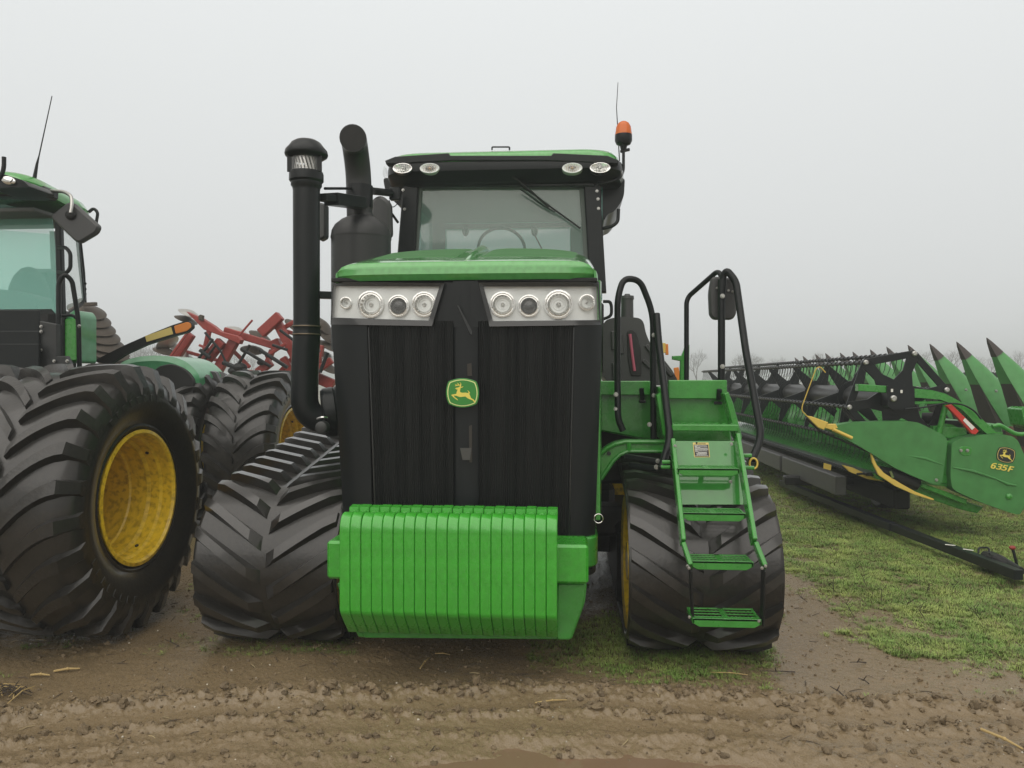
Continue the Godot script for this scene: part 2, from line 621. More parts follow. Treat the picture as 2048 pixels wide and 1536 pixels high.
func ground() -> void:
	n_low = noise(0.7, 1)
	n_mid = noise(3.2, 2)
	n_cell = noise(15.0, 3, FastNoiseLite.TYPE_CELLULAR)
	n_cell2 = noise(30.0, 9, FastNoiseLite.TYPE_CELLULAR)
	n_fine = noise(34.0, 4)
	n_patch = noise(0.75, 6, FastNoiseLite.TYPE_SIMPLEX_SMOOTH, 4)
	ridges = [
		[trail([0, 1434, 164, 1412, 307, 1404, 444, 1395, 683, 1390, 973, 1380, 1208, 1384, 1364, 1394, 1481, 1398, 1705, 1410, 1855, 1410, 2042, 1422]), 0.085, 1.0],
		[trail([17, 1484, 239, 1460, 410, 1449, 650, 1432, 895, 1434, 1051, 1427, 1286, 1434, 1497, 1450, 1742, 1466, 1967, 1459]), 0.065, 0.95],
		[trail([0, 1515, 376, 1484, 650, 1478, 934, 1470, 1250, 1480, 1500, 1490, 1742, 1505, 1967, 1500]), 0.06, 0.6],
		[trail([0, 1535, 500, 1522, 900, 1508, 1300, 1500, 1700, 1520, 2040, 1520]), 0.05, 0.55],
	]
	var xs := steps(-3.3, 3.6, 0.0155, 700.0, 1.085)
	var ds := steps(3.0, 5.1, 0.0125, 900.0, 1.05)
	var near := PackedFloat32Array()
	for d in ds:
		if d > -30.0:
			near.append(d)
	ds = near
	var nx := xs.size()
	var nd := ds.size()
	var vs := PackedVector3Array()
	var cs := PackedColorArray()
	vs.resize(nx * nd)
	cs.resize(nx * nd)
	var mud := Color(0.236, 0.178, 0.105)      # one soil colour; its grain is in the texture
	var sod := Color(0.255, 0.240, 0.115)
	var field := Color(0.20, 0.19, 0.10)
	for j in nd:
		for i in nx:
			var x := xs[i]
			var d := ds[j]
			vs[j * nx + i] = Vector3(x, ground_at(x, d), -d)
			var c := mud
			var gr := grass_at(x, d)
			c = c.lerp(sod, gr * 0.8)
			if d > 34.0 + 6.0 * n_low.get_noise_2d(x * 0.1, 3.0):
				c = field
			cs[j * nx + i] = c
	var ns := PackedVector3Array()
	ns.resize(nx * nd)
	for j in nd:
		for i in nx:
			var a := vs[j * nx + mini(i + 1, nx - 1)] - vs[j * nx + maxi(i - 1, 0)]
			var b := vs[mini(j + 1, nd - 1) * nx + i] - vs[maxi(j - 1, 0) * nx + i]
			ns[j * nx + i] = a.cross(b).normalized()
	var idx := PackedInt32Array()
	idx.resize((nx - 1) * (nd - 1) * 6)
	var w := 0
	for j in nd - 1:
		for i in nx - 1:
			var q := j * nx + i
			for s in [q, q + nx, q + 1, q + 1, q + nx, q + nx + 1]:
				idx[w] = s
				w += 1
	var arr := []
	arr.resize(Mesh.ARRAY_MAX)
	arr[Mesh.ARRAY_VERTEX] = vs
	arr[Mesh.ARRAY_NORMAL] = ns
	arr[Mesh.ARRAY_COLOR] = cs
	arr[Mesh.ARRAY_INDEX] = idx
	var me := ArrayMesh.new()
	me.add_surface_from_arrays(Mesh.PRIMITIVE_TRIANGLES, arr)
	var m := mat(Color.WHITE, 0.47, {"tex": noise_tex(0.035, 41, lin(0.70, 0.68, 0.65), Color.WHITE, 1024, FastNoiseLite.TYPE_SIMPLEX_SMOOTH, 6), "rtex": noise_tex(0.012, 43, Color(0.42, 0.42, 0.42), Color.WHITE, 1024, FastNoiseLite.TYPE_SIMPLEX_SMOOTH, 6), "bump": bump_tex(0.05, 44, 8.0), "bscale": 0.45, "scale": 3.1})
	m.vertex_color_use_as_albedo = true
	m.uv1_world_triplanar = true
	var o := MeshInstance3D.new()
	o.name = "ground"
	o.mesh = me
	o.material_override = m
	add_child(o)
	tag(o, "churned wet brown mud with wheel ruts running into green turf", "", "", "structure")
	# the puddle
	var pg := Geo.new()
	var pts := PackedVector2Array()
	for i in 40:
		var a := TAU * i / 40
		pts.append(Vector2(0.32 + cos(a) * 1.35, 3.24 + sin(a) * 0.36))
	for i in 40:
		var a2 := pts[i]
		var b2 := pts[(i + 1) % 40]
		pg.tri(Vector3(0.32, -0.021, -3.24), Vector3(a2.x, -0.021, -a2.y), Vector3(b2.x, -0.021, -b2.y))
	var pm := mat(lin(0.20, 0.135, 0.085), 0.06, {"bump": bump_tex(0.03, 47, 2.0), "bscale": 0.05, "scale": 2.0})
	var pu := part("puddle", pg, pm)
	tag(pu, "shallow brown puddle of muddy water in the rut", "", "", "structure")
	grass()
	clods()

func tuft_mesh(blades: int, seed_: int, spread: float, tall: float, wide: float) -> ArrayMesh:
	var r := RandomNumberGenerator.new()
	r.seed = seed_
	var vs := PackedVector3Array()
	var ns := PackedVector3Array()
	for b in blades:
		var a := r.randf() * TAU
		var out := Vector3(cos(a), 0, sin(a))
		var side := Vector3(-sin(a), 0, cos(a)).rotated(Vector3.UP, r.randf_range(-0.8, 0.8))
		var root := out * r.randf() * spread * 0.6
		var h := tall * r.randf_range(0.45, 1.1)
		var lean := r.randf_range(0.15, 0.95) * h
		var w := wide * r.randf_range(0.7, 1.2)
		var p0 := root
		var p1 := root + out * lean * 0.3 + Vector3.UP * h * 0.62
		var p2 := root + out * lean + Vector3.UP * h * r.randf_range(0.75, 1.0)
		var q := [p0 - side * w, p0 + side * w, p1 - side * w * 0.8, p1 + side * w * 0.8, p2]
		for t in [[0, 2, 1], [1, 2, 3], [2, 4, 3]]:
			for k in t:
				vs.append(q[k])
				ns.append((Vector3.UP * 1.4 + out * 0.5).normalized())
	var arr := []
	arr.resize(Mesh.ARRAY_MAX)
	arr[Mesh.ARRAY_VERTEX] = vs
	arr[Mesh.ARRAY_NORMAL] = ns
	var me := ArrayMesh.new()
	me.add_surface_from_arrays(Mesh.PRIMITIVE_TRIANGLES, arr)
	return me

func scatter(called: String, me: Mesh, m: Material, xfs: Array, cols: Array, label: String, category: String) -> void:
	var mm := MultiMesh.new()
	mm.transform_format = MultiMesh.TRANSFORM_3D
	mm.use_colors = true
	mm.mesh = me
	mm.instance_count = xfs.size()
	for i in xfs.size():
		mm.set_instance_transform(i, xfs[i])
		mm.set_instance_color(i, cols[i])
	var o := MultiMeshInstance3D.new()
	o.name = numbered(called)
	o.multimesh = mm
	o.material_override = m
	add_child(o)
	tag(o, label, category, "", "stuff")

func grass() -> void:
	var m := mat(Color.WHITE, 0.55)
	m.vertex_color_use_as_albedo = true
	m.backlight_enabled = true
	m.backlight = lin(0.05, 0.08, 0.02)
	var meshes := [tuft_mesh(15, 1, 0.050, 0.036, 0.0016), tuft_mesh(18, 2, 0.065, 0.028, 0.0018), tuft_mesh(13, 3, 0.045, 0.050, 0.0015)]
	var xfs := [[], [], []]
	var cols := [[], [], []]
	var lot := [[-3.4, 3.2, 3.9, 7.0, 52000], [1.0, 6.6, 4.0, 9.5, 105000], [0.4, 9.0, 9.5, 16.0, 40000], [-14.0, 22.0, 8.0, 34.0, 40000]]
	for a in lot:
		for i in a[4]:
			var x := rng.randf_range(a[0], a[1])
			var d := rng.randf_range(a[2], a[3])
			var g := grass_at(x, d)
			if rng.randf() > g:
				continue
			var k := rng.randi() % 3
			var s := rng.randf_range(0.55, 1.15) * (0.65 + 0.35 * g)
			if d > 9.0:
				s *= 1.0 + (d - 9.0) * 0.06
			var b := Basis(Vector3.UP, rng.randf() * TAU).scaled(Vector3(s * 1.15, s * rng.randf_range(0.6, 1.0), s * 1.15))
			xfs[k].append(Transform3D(b, Vector3(x, ground_at(x, d) - 0.004, -d)))
			var n := n_patch.get_noise_2d(x * 3.0 + 70.0, d * 3.0)
			var c := Color(0.24, 0.42, 0.085).lerp(Color(0.48, 0.58, 0.16), clampf(0.4 + n, 0.0, 1.0))
			if rng.randf() < 0.20 + 0.3 * clampf(-n, 0.0, 1.0):
				c = Color(0.27, 0.21, 0.10) * rng.randf_range(0.6, 1.1)
			cols[k].append(c * rng.randf_range(0.75, 1.2))
	var names := ["thin green grass tufts growing through the wet yard", "short flat turf tufts covering the yard beyond the mud", "taller grass tufts with bent blades on the turf"]
	for k in 3:
		scatter("grass", meshes[k], m, xfs[k], cols[k], names[k], "grass")

func lump_mesh(seed_: int) -> ArrayMesh:
	var n := noise(1.3, seed_)
	var g := Geo.new()
	var rings := []
	for j in 6:
		var a := PI * (j + 0.35) / 6.7 - PI / 2
		var ring := PackedVector3Array()
		for i in 8:
			var t := TAU * i / 8
			var q := Vector3(cos(a) * cos(t), sin(a), cos(a) * sin(t))
			ring.append(q * (1.0 + 0.75 * n.get_noise_3dv(q * 1.2)) * Vector3(1, 0.92, 1))
		rings.append(ring)
	g.loft(rings)
	return mesh_of(g, Vector3.ZERO, 45.0)

func clods() -> void:
	var m := mat(Color.WHITE, 0.75, {"tex": noise_tex(0.06, 51, lin(0.6, 0.58, 0.55), Color.WHITE, 256), "bump": bump_tex(0.08, 52, 6.0), "bscale": 0.6, "scale": 6.0})
	m.vertex_color_use_as_albedo = true
	m.uv1_world_triplanar = true
	for v in 3:
		var xfs := []
		var cols := []
		for i in 10500:
			var x := rng.randf_range(-3.2, 3.4)
			var d := rng.randf_range(3.05, 6.2)
			var r := rough(x, d)
			if rng.randf() > r * r * 0.9 + 0.09 or grass_at(x, d) > 0.6:
				continue
			var s := 0.0035 + 0.020 * pow(rng.randf(), 3.6) * (0.4 + r)
			var b := Basis.from_euler(Vector3(rng.randf() * 1.6, rng.randf() * TAU, rng.randf() * 1.6)).scaled(Vector3(s * rng.randf_range(0.8, 1.4), s * rng.randf_range(0.65, 1.1), s))
			xfs.append(Transform3D(b, Vector3(x, ground_at(x, d) + s * 0.15, -d)))
			cols.append(Color(0.222, 0.167, 0.099) * rng.randf_range(0.75, 1.15))
		scatter("mud_clods", lump_mesh(60 + v), m, xfs, cols, ["crumbled brown mud clods along the wheel ruts", "small loose mud crumbs pushed up by the ruts", "rounded wet mud lumps lying on the churned ground"][v], "mud")
	# chaff, root bits and broken straw trodden into the yard
	var cm := mat(Color.WHITE, 0.8)
	cm.vertex_color_use_as_albedo = true
	var bit := Geo.new()
	bit.tube([Vector3(-1, 0, 0), Vector3(-0.2, 0.10, 0.08), Vector3(0.5, 0.04, -0.05), Vector3(1, 0.0, 0.04)], [0.05, 0.07, 0.06, 0.03], 5)
	var bx := []
	var bc := []
	for i in 5200:
		var x := rng.randf_range(-3.6, 4.6)
		var d := rng.randf_range(3.05, 8.5)
		if n_patch.get_noise_2d(x * 2.1 + 12.0, d * 2.1) < rng.randf_range(-0.45, 0.35):
			continue
		var s := 0.006 + 0.034 * pow(rng.randf(), 3.0)
		bx.append(Transform3D(Basis.from_euler(Vector3(0, rng.randf() * TAU, rng.randf_range(-0.15, 0.25))).scaled(Vector3.ONE * s), Vector3(x, ground_at(x, d) + 0.003, -d)))
		bc.append((Color(0.075, 0.055, 0.036) if rng.randf() < 0.72 else Color(0.36, 0.29, 0.16)) * rng.randf_range(0.7, 1.3))
	scatter("chaff", mesh_of(bit), cm, bx, bc, "dark root bits and pale chaff trodden into the mud", "chaff")
	var pm := mat(Color.WHITE, 0.5)
	pm.vertex_color_use_as_albedo = true
	var px := []
	var pc := []
	for i in 330:
		var x := rng.randf_range(-3.2, 4.5)
		var d := rng.randf_range(3.05, 6.5)
		var s := rng.randf_range(0.002, 0.0052)
		px.append(Transform3D(Basis(Vector3.UP, rng.randf() * TAU).scaled(Vector3(s * 1.3, s, s)), Vector3(x, ground_at(x, d) + s * 0.3, -d)))
		pc.append(Color(0.5, 0.46, 0.38) * rng.randf_range(0.5, 1.2))
	scatter("pebbles", lump_mesh(70), pm, px, pc, "tiny pale stones and grains scattered on the mud", "stones")

# ---------------------------------------------------------------- shared pieces
func side_xf(x: float, deep: float) -> Transform3D:     # outline (behind, up), extruded along x
	return Transform3D(Basis(Vector3(0, 0, -1), Vector3(0, 1, 0), Vector3(1, 0, 0)), Vector3(x, 0, -deep))
func plan_xf(y := 0.0) -> Transform3D:                  # outline (x, deep), extruded along y
	return Transform3D(Basis(Vector3(1, 0, 0), Vector3(0, 0, -1), Vector3(0, 1, 0)), Vector3(0, y, 0))
func toward_xf(at: Vector3, tilt := 0.0, turn := 0.0) -> Transform3D:   # lathe axis (y) towards the viewer (+z)
	return Transform3D(Basis.from_euler(Vector3(PI / 2 + tilt, turn, 0)), at)

func px_prism(px: Array, deep: float, thick: float, r := 0.0, bevel := 0.006) -> Geo:
	var g := Geo.new()
	var poly := outline(px, deep)
	if r > 0.0:
		poly = round_poly(poly, r)
	g.prism(poly, -deep - thick, -deep, Transform3D(), bevel)
	return g

func px_path(px: Array) -> Array:     # u, v, deep triples
	var out := []
	for i in range(0, px.size(), 3):
		out.append(P(px[i], px[i + 1], px[i + 2]))
	return out

func px_tube(px: Array, r: float, rad := 0.05, sides := 12) -> Geo:
	var g := Geo.new()
	g.tube(bend(px_path(px), rad, 6), r, sides)
	return g

var bolt_mesh: ArrayMesh
func bolt(u: float, v: float, deep: float, parent: Node, s := 1.0) -> void:
	s *= 0.72
	if bolt_mesh == null:
		var g := Geo.new()
		g.lathe([Vector2(0, 0.012), Vector2(0.010, 0.012), Vector2(0.013, 0.008), Vector2(0.013, 0.002), Vector2(0.017, 0.002), Vector2(0.017, -0.004), Vector2(0, -0.004)], Transform3D(Basis.from_euler(Vector3(PI / 2, 0, 0)), Vector3.ZERO), 10)
		bolt_mesh = mesh_of(g)
	copy_of("bolt", bolt_mesh, M.steel, Transform3D(Basis.from_scale(Vector3.ONE * s), P(u, v, deep)), parent)

func emblem(parent: Node, xf: Transform3D, back: Material, line: Material, field: Material, deer: Material) -> void:
	# in units of a 1536 square, the plaque about 1240 wide
	var c := Vector2(760, 765)
	var quarter := func(s: float) -> PackedVector2Array:
		var k := [Vector2(225, 335), Vector2(760, 95), Vector2(1285, 335), Vector2(1490, 765), Vector2(1295, 1190), Vector2(760, 1455), Vector2(235, 1185), Vector2(35, 765)]
		var out := PackedVector2Array()
		for i in range(0, 8, 2):
			for j in 7:
				var t := j / 7.0
				var q: Vector2 = k[i].lerp(k[i + 1], t).lerp(k[i + 1].lerp(k[(i + 2) % 8], t), t)
				q = (q - c) * s / 1240.0
				out.append(Vector2(q.x, -q.y))
		return round_poly(out, 0.02, 1)
	var g := Geo.new()
	g.prism(quarter.call(1.0), -0.06, 0.06, xf, 0.02)
	var plaque := part("emblem", g, back, parent)
	plaque.set_meta("label", "emblem with a leaping deer in a yellow outline")
	g = Geo.new()
	g.prism(quarter.call(0.915), 0.06, 0.085, xf)
	part("emblem_outline", g, line, plaque)
	g = Geo.new()
	g.prism(quarter.call(0.855), 0.085, 0.11, xf)
	part("emblem_field", g, field, plaque)
	var d := [485, 605, 520, 583, 600, 565, 660, 540, 672, 500, 640, 492, 560, 497, 470, 522, 515, 480, 500, 462, 478, 438, 530, 460, 560, 468, 600, 462, 590, 430, 558, 388, 600, 410, 630, 450, 645, 465, 670, 460, 690, 440, 690, 410, 655, 362, 695, 390, 718, 430, 715, 480, 705, 530, 715, 548, 760, 530, 805, 525, 780, 555, 735, 575, 700, 572, 685, 620, 672, 690, 680, 730, 705, 755, 760, 765, 870, 760, 960, 770, 1000, 775, 985, 720, 950, 662, 1000, 700, 1050, 760, 1040, 790, 1020, 800, 1050, 860, 1075, 930, 1105, 970, 1180, 1015, 1250, 1085, 1240, 1130, 1205, 1110, 1160, 1050, 1080, 1020, 1000, 990, 940, 955, 900, 920, 870, 905, 780, 915, 690, 925, 630, 915, 560, 885, 500, 875, 425, 870, 470, 930, 540, 980, 570, 1000, 600, 1050, 560, 1035, 490, 990, 430, 940, 345, 855, 360, 835, 430, 822, 530, 805, 545, 750, 565, 690, 580, 640, 530, 635]
	var poly := PackedVector2Array()
	for i in range(0, d.size(), 2):
		poly.append(Vector2(d[i] - c.x, -(d[i + 1] - c.y)) / 1240.0)
	g = Geo.new()
	g.prism(poly, 0.11, 0.135, xf)
	part("deer", g, deer, plaque)

# ---------------------------------------------------------------- rubber tracks
var belt := PackedVector2Array()      # (deep, y) round the wheels
var belt_len := PackedFloat32Array()
func belt_path(c1: Vector2, r1: float, c2: Vector2, r2: float) -> void:
	var pts := PackedVector2Array()
	for i in 96:
		var a := TAU * i / 96
		pts.append(c1 + Vector2(cos(a), sin(a)) * r1)
		pts.append(c2 + Vector2(cos(a), sin(a)) * r2)
	var hull := Geometry2D.convex_hull(pts)
	belt = PackedVector2Array()
	for i in hull.size() - 1:       # the last point repeats the first
		belt.append(hull[i])
		var k := int(hull[i].distance_to(hull[i + 1]) / 0.05)
		for j in k:
			belt.append(hull[i].lerp(hull[i + 1], (j + 1.0) / (k + 1.0)))
	belt_len = PackedFloat32Array([0.0])
	for i in belt.size():
		belt_len.append(belt_len[i] + belt[i].distance_to(belt[(i + 1) % belt.size()]))
func belt_at(s: float) -> Array:      # place and outward normal at a length along the belt
	var total := belt_len[-1]
	s = fposmod(s, total)
	var lo := belt_len.bsearch(s) - 1
	lo = clampi(lo, 0, belt.size() - 1)
	var a := belt[lo]
	var b := belt[(lo + 1) % belt.size()]
	var t := (s - belt_len[lo]) / maxf(belt_len[lo + 1] - belt_len[lo], 1e-5)
	var q := belt[(lo - 1 + belt.size()) % belt.size()]
	var w := belt[(lo + 2) % belt.size()]
	var d := (b - q).lerp(w - a, t).normalized()
	return [a.lerp(b, t), Vector2(d.y, -d.x)]      # the hull runs counter-clockwise

func track(root: Node, xc: float, width: float, shift: float) -> void:
	var g := Geo.new()
	var rings := []
	var n := belt.size()
	for i in n + 1:
		var e := belt_at(belt_len[i % n])
		var q: Vector2 = e[0]
		var o: Vector2 = e[1]
		var ring := PackedVector3Array()
		for k in [[-0.5, 0.0], [-0.5, -0.02], [-0.46, -0.045], [0.46, -0.045], [0.5, -0.02], [0.5, 0.0], [0.47, 0.012], [-0.47, 0.012]]:
			ring.append(Vector3(xc + k[0] * width, q.y + o.y * k[1], -(q.x + o.x * k[1])))
		rings.append(ring)
	g.loft(rings, true, false, false)
	g.outward(0)
	var b := part("rubber_track", g, M.tread, root, 50.0)
	var total := belt_len[-1]
	var count := int(total / 0.188)
	var pitch := total / count
	var front := 0.0      # the length where the belt faces forward, to know which way the lugs lean
	for side in [-1.0, 1.0]:
		for i in count:
			var s0 := i * pitch + shift + (pitch * 0.5 if side > 0 else 0.0)
			g = Geo.new()
			rings = []
			for j in 7:
				var t := j / 6.0
				var cross: float = lerpf(0.015, 0.487, t) * width
				var s := s0 - t * 0.25
				var hw := 0.027
				var ring := PackedVector3Array()
				var low := 0.010
				var high := 0.064
				if j == 0:
					high = 0.03
				if j == 6:
					high = 0.045
				for k in [[-hw * 1.55, low], [-hw, high], [hw, high], [hw * 1.55, low]]:
					var e := belt_at(s + k[0])
					var q: Vector2 = e[0] + e[1] * k[1]
					var push := -0.02 if (j == 0 and k[1] > 0.02) else 0.0
					ring.append(Vector3(xc + side * (cross - push), q.y, -q.x))
				rings.append(ring)
			g.loft(rings)
			part("lug", g, M.tread_lug, b, 25.0)
	g = Geo.new()
	g.box(Vector3(xc, 0.36, -6.1), Vector3(width + 0.03, 0.56, 1.7), Basis(), 0.05)
	part("track_frame", g, M.black_matt, root)
	# idler, driver and rollers
	var turn_x := Basis.from_euler(Vector3(0, 0, -PI / 2))
	for w in [[4.83, 0.515, 0.405, M.yellow, "idler_wheel"], [7.35, 0.72, 0.61, M.yellow, "drive_wheel"], [5.75, 0.30, 0.22, M.black, "mid_roller"], [6.40, 0.30, 0.22, M.black, "mid_roller"]]:
		for sd in [-1.0, 1.0]:
			g = Geo.new()
			var r: float = w[2]
			g.lathe([Vector2(0, 0.02), Vector2(r * 0.28, 0.02), Vector2(r * 0.30, 0.0), Vector2(r * 0.80, -0.03), Vector2(r * 0.86, 0.02), Vector2(r, 0.03), Vector2(r, -0.26), Vector2(0, -0.26)], Transform3D(Basis.from_euler(Vector3(0, 0, -PI / 2 * sd)), Vector3(xc + sd * (width * 0.49 - 0.03), w[1], -w[0])), 36)
			var wh := part(w[4], g, w[3], root)
			if w[4] == "idler_wheel":
				for k in 8:
					var a := TAU * k / 8
					g = Geo.new()
					g.lathe([Vector2(0, 0.004), Vector2(0.05, 0.004), Vector2(0.05, -0.02), Vector2(0, -0.02)], Transform3D(Basis.from_euler(Vector3(0, 0, -PI / 2 * sd)), Vector3(xc + sd * (width * 0.49 - 0.046), w[1] + sin(a) * r * 0.57, -w[0] + cos(a) * r * 0.57)), 12)
					part("wheel_hole", g, M.label_black, wh)

# ---------------------------------------------------------------- the tracked tractor
func face_deep(u: float, v: float) -> float:
	var k := clampf((v - 648.0) / 425.0, -0.25, 1.0)
	var ul := lerpf(662.0, 690.0, maxf(k, 0.0))
	var ur := lerpf(1205.0, 1190.0, maxf(k, 0.0))
	var s := clampf((u - ul) / (ur - ul) * 2.0 - 1.0, -1.0, 1.0)
	return 4.40 + 0.05 * s * s + 0.10 * pow(absf(s), 12.0) - 0.03 * k

func px_patch(tl: Vector2, tr: Vector2, br: Vector2, bl: Vector2, off: float, nx: int, ny: int, wave = null) -> Geo:
	var g := Geo.new()
	var at := func(i: int, j: int) -> Vector3:
		var q := tl.lerp(tr, float(i) / nx).lerp(bl.lerp(br, float(i) / nx), float(j) / ny)
		var o := off
		if wave != null:
			o += wave.call(float(i) / nx, float(j) / ny)
		return P(q.x, q.y, face_deep(q.x, q.y) + o)
	for i in nx:
		for j in ny:
			g.quad(at.call(i, j), at.call(i, j + 1), at.call(i + 1, j + 1), at.call(i + 1, j))
	return g

var hood_rows := [[4.45, 2.228, 0.800, 0.0], [4.425, 2.262, 0.798, 0.003], [4.43, 2.305, 0.788, 0.008], [4.455, 2.336, 0.775, 0.012], [4.51, 2.356, 0.770, 0.018], [4.78, 2.428, 0.770, 0.045], [5.05, 2.50, 0.785, 0.07], [5.35, 2.558, 0.80, 0.085], [5.8, 2.60, 0.81, 0.09], [7.0, 2.62, 0.82, 0.09]]
func hood_at(s: float, r: float) -> Vector3:
	var i := clampi(int(r), 0, hood_rows.size() - 2)
	var t := r - i
	var a: Array = hood_rows[i]
	var b: Array = hood_rows[i + 1]
	var deep := lerpf(a[0], b[0], t)
	var e := absf(s)
	var y := lerpf(a[1], b[1], t) - lerpf(a[3], b[3], t) * (0.25 * e * e + 0.75 * pow(e, 6.0)) - 0.05 * pow(e, 22.0) * smoothstep(0.5, 4.0, r)
	var x := -0.627 + s * lerpf(a[2], b[2], t) * (1.0 - 0.02 * pow(e, 14.0))
	var k := (x + 0.645 - (deep - 4.5) * 0.06) / 0.075
	y -= 0.022 * exp(-k * k) * smoothstep(3.6, 5.0, r)
	return Vector3(x, y, -deep - 0.10 * pow(e, 9.0) * smoothstep(4.5, 0.0, r))

func headlight(root: Node, px: Array, outer: Array, lamps: Array) -> void:
	var q := []
	for i in range(0, 8, 2):
		q.append(Vector2(px[i], px[i + 1]))
	var hv := part("headlight_housing", px_patch(q[0], q[1], q[2], q[3], 0.035, 14, 5, func(a: float, b: float) -> float: return 0.004 * sin(a * 25.0) * sin(b * 3.14)), M.silver, root)
	# bezel: a closed frame with an inner return
	var g := Geo.new()
	var rings := []
	for k in [[true, 0.05], [true, -0.012], [false, -0.006], [false, 0.045]]:
		var ring := PackedVector3Array()
		for i in 4:
			for j in 8:
				var t := j / 8.0
				var a: Vector2 = q[i].lerp(q[(i + 1) % 4], t)
				if k[0]:
					a = Vector2(outer[i * 2], outer[i * 2 + 1]).lerp(Vector2(outer[(i * 2 + 2) % 8], outer[(i * 2 + 3) % 8]), t)
				ring.append(P(a.x, a.y, face_deep(a.x, a.y) + k[1]))
		rings.append(ring)
	g.loft(rings, true, false, false)
	part("headlight_bezel", g, M.black_gloss, root, 60.0)
	for l in lamps:
		var deep := face_deep(l[0], l[1])
		var c := P(l[0], l[1], deep + 0.018)
		var r: float = l[2] / LENS * deep
		g = Geo.new()
		g.lathe([Vector2(r * 0.14, -0.034), Vector2(r * 0.42, -0.026), Vector2(r * 0.62, -0.006), Vector2(r * 0.72, 0.006), Vector2(r * 0.80, 0.004), Vector2(r * 0.86, 0.010), Vector2(r * 0.97, 0.009), Vector2(r, -0.004), Vector2(r, -0.02)], toward_xf(c), 18)
		var bowl := part("headlight_reflector", g, M.chrome, root, 10.0)
		g = Geo.new()
		if l[3] == 1:
			g.ball(c + Vector3(0, 0, -0.012), Vector3(r * 0.56, r * 0.56, 0.022), 20)
			part("projector_lens", g, M.black_gloss, bowl)
		else:
			g.ball(c + Vector3(0, 0, -0.02), Vector3(r * 0.17, r * 0.17, 0.030), 14)
			part("bulb_cap", g, M.steel, bowl)
			g = Geo.new()
			for k in [0.34, 0.52]:
				var pts := []
				for i in 24:
					pts.append(c + Vector3(cos(TAU * i / 24) * r * k, sin(TAU * i / 24) * r * k, -0.024 + 0.024 * k))
				g.tube(pts, r * 0.035, 6, true)
			part("reflector_ring", g, M.silver, bowl)
	g = px_patch(q[0], q[1], q[2], q[3], -0.003, 14, 4)
	part("headlight_lens", g, M.lens, root)

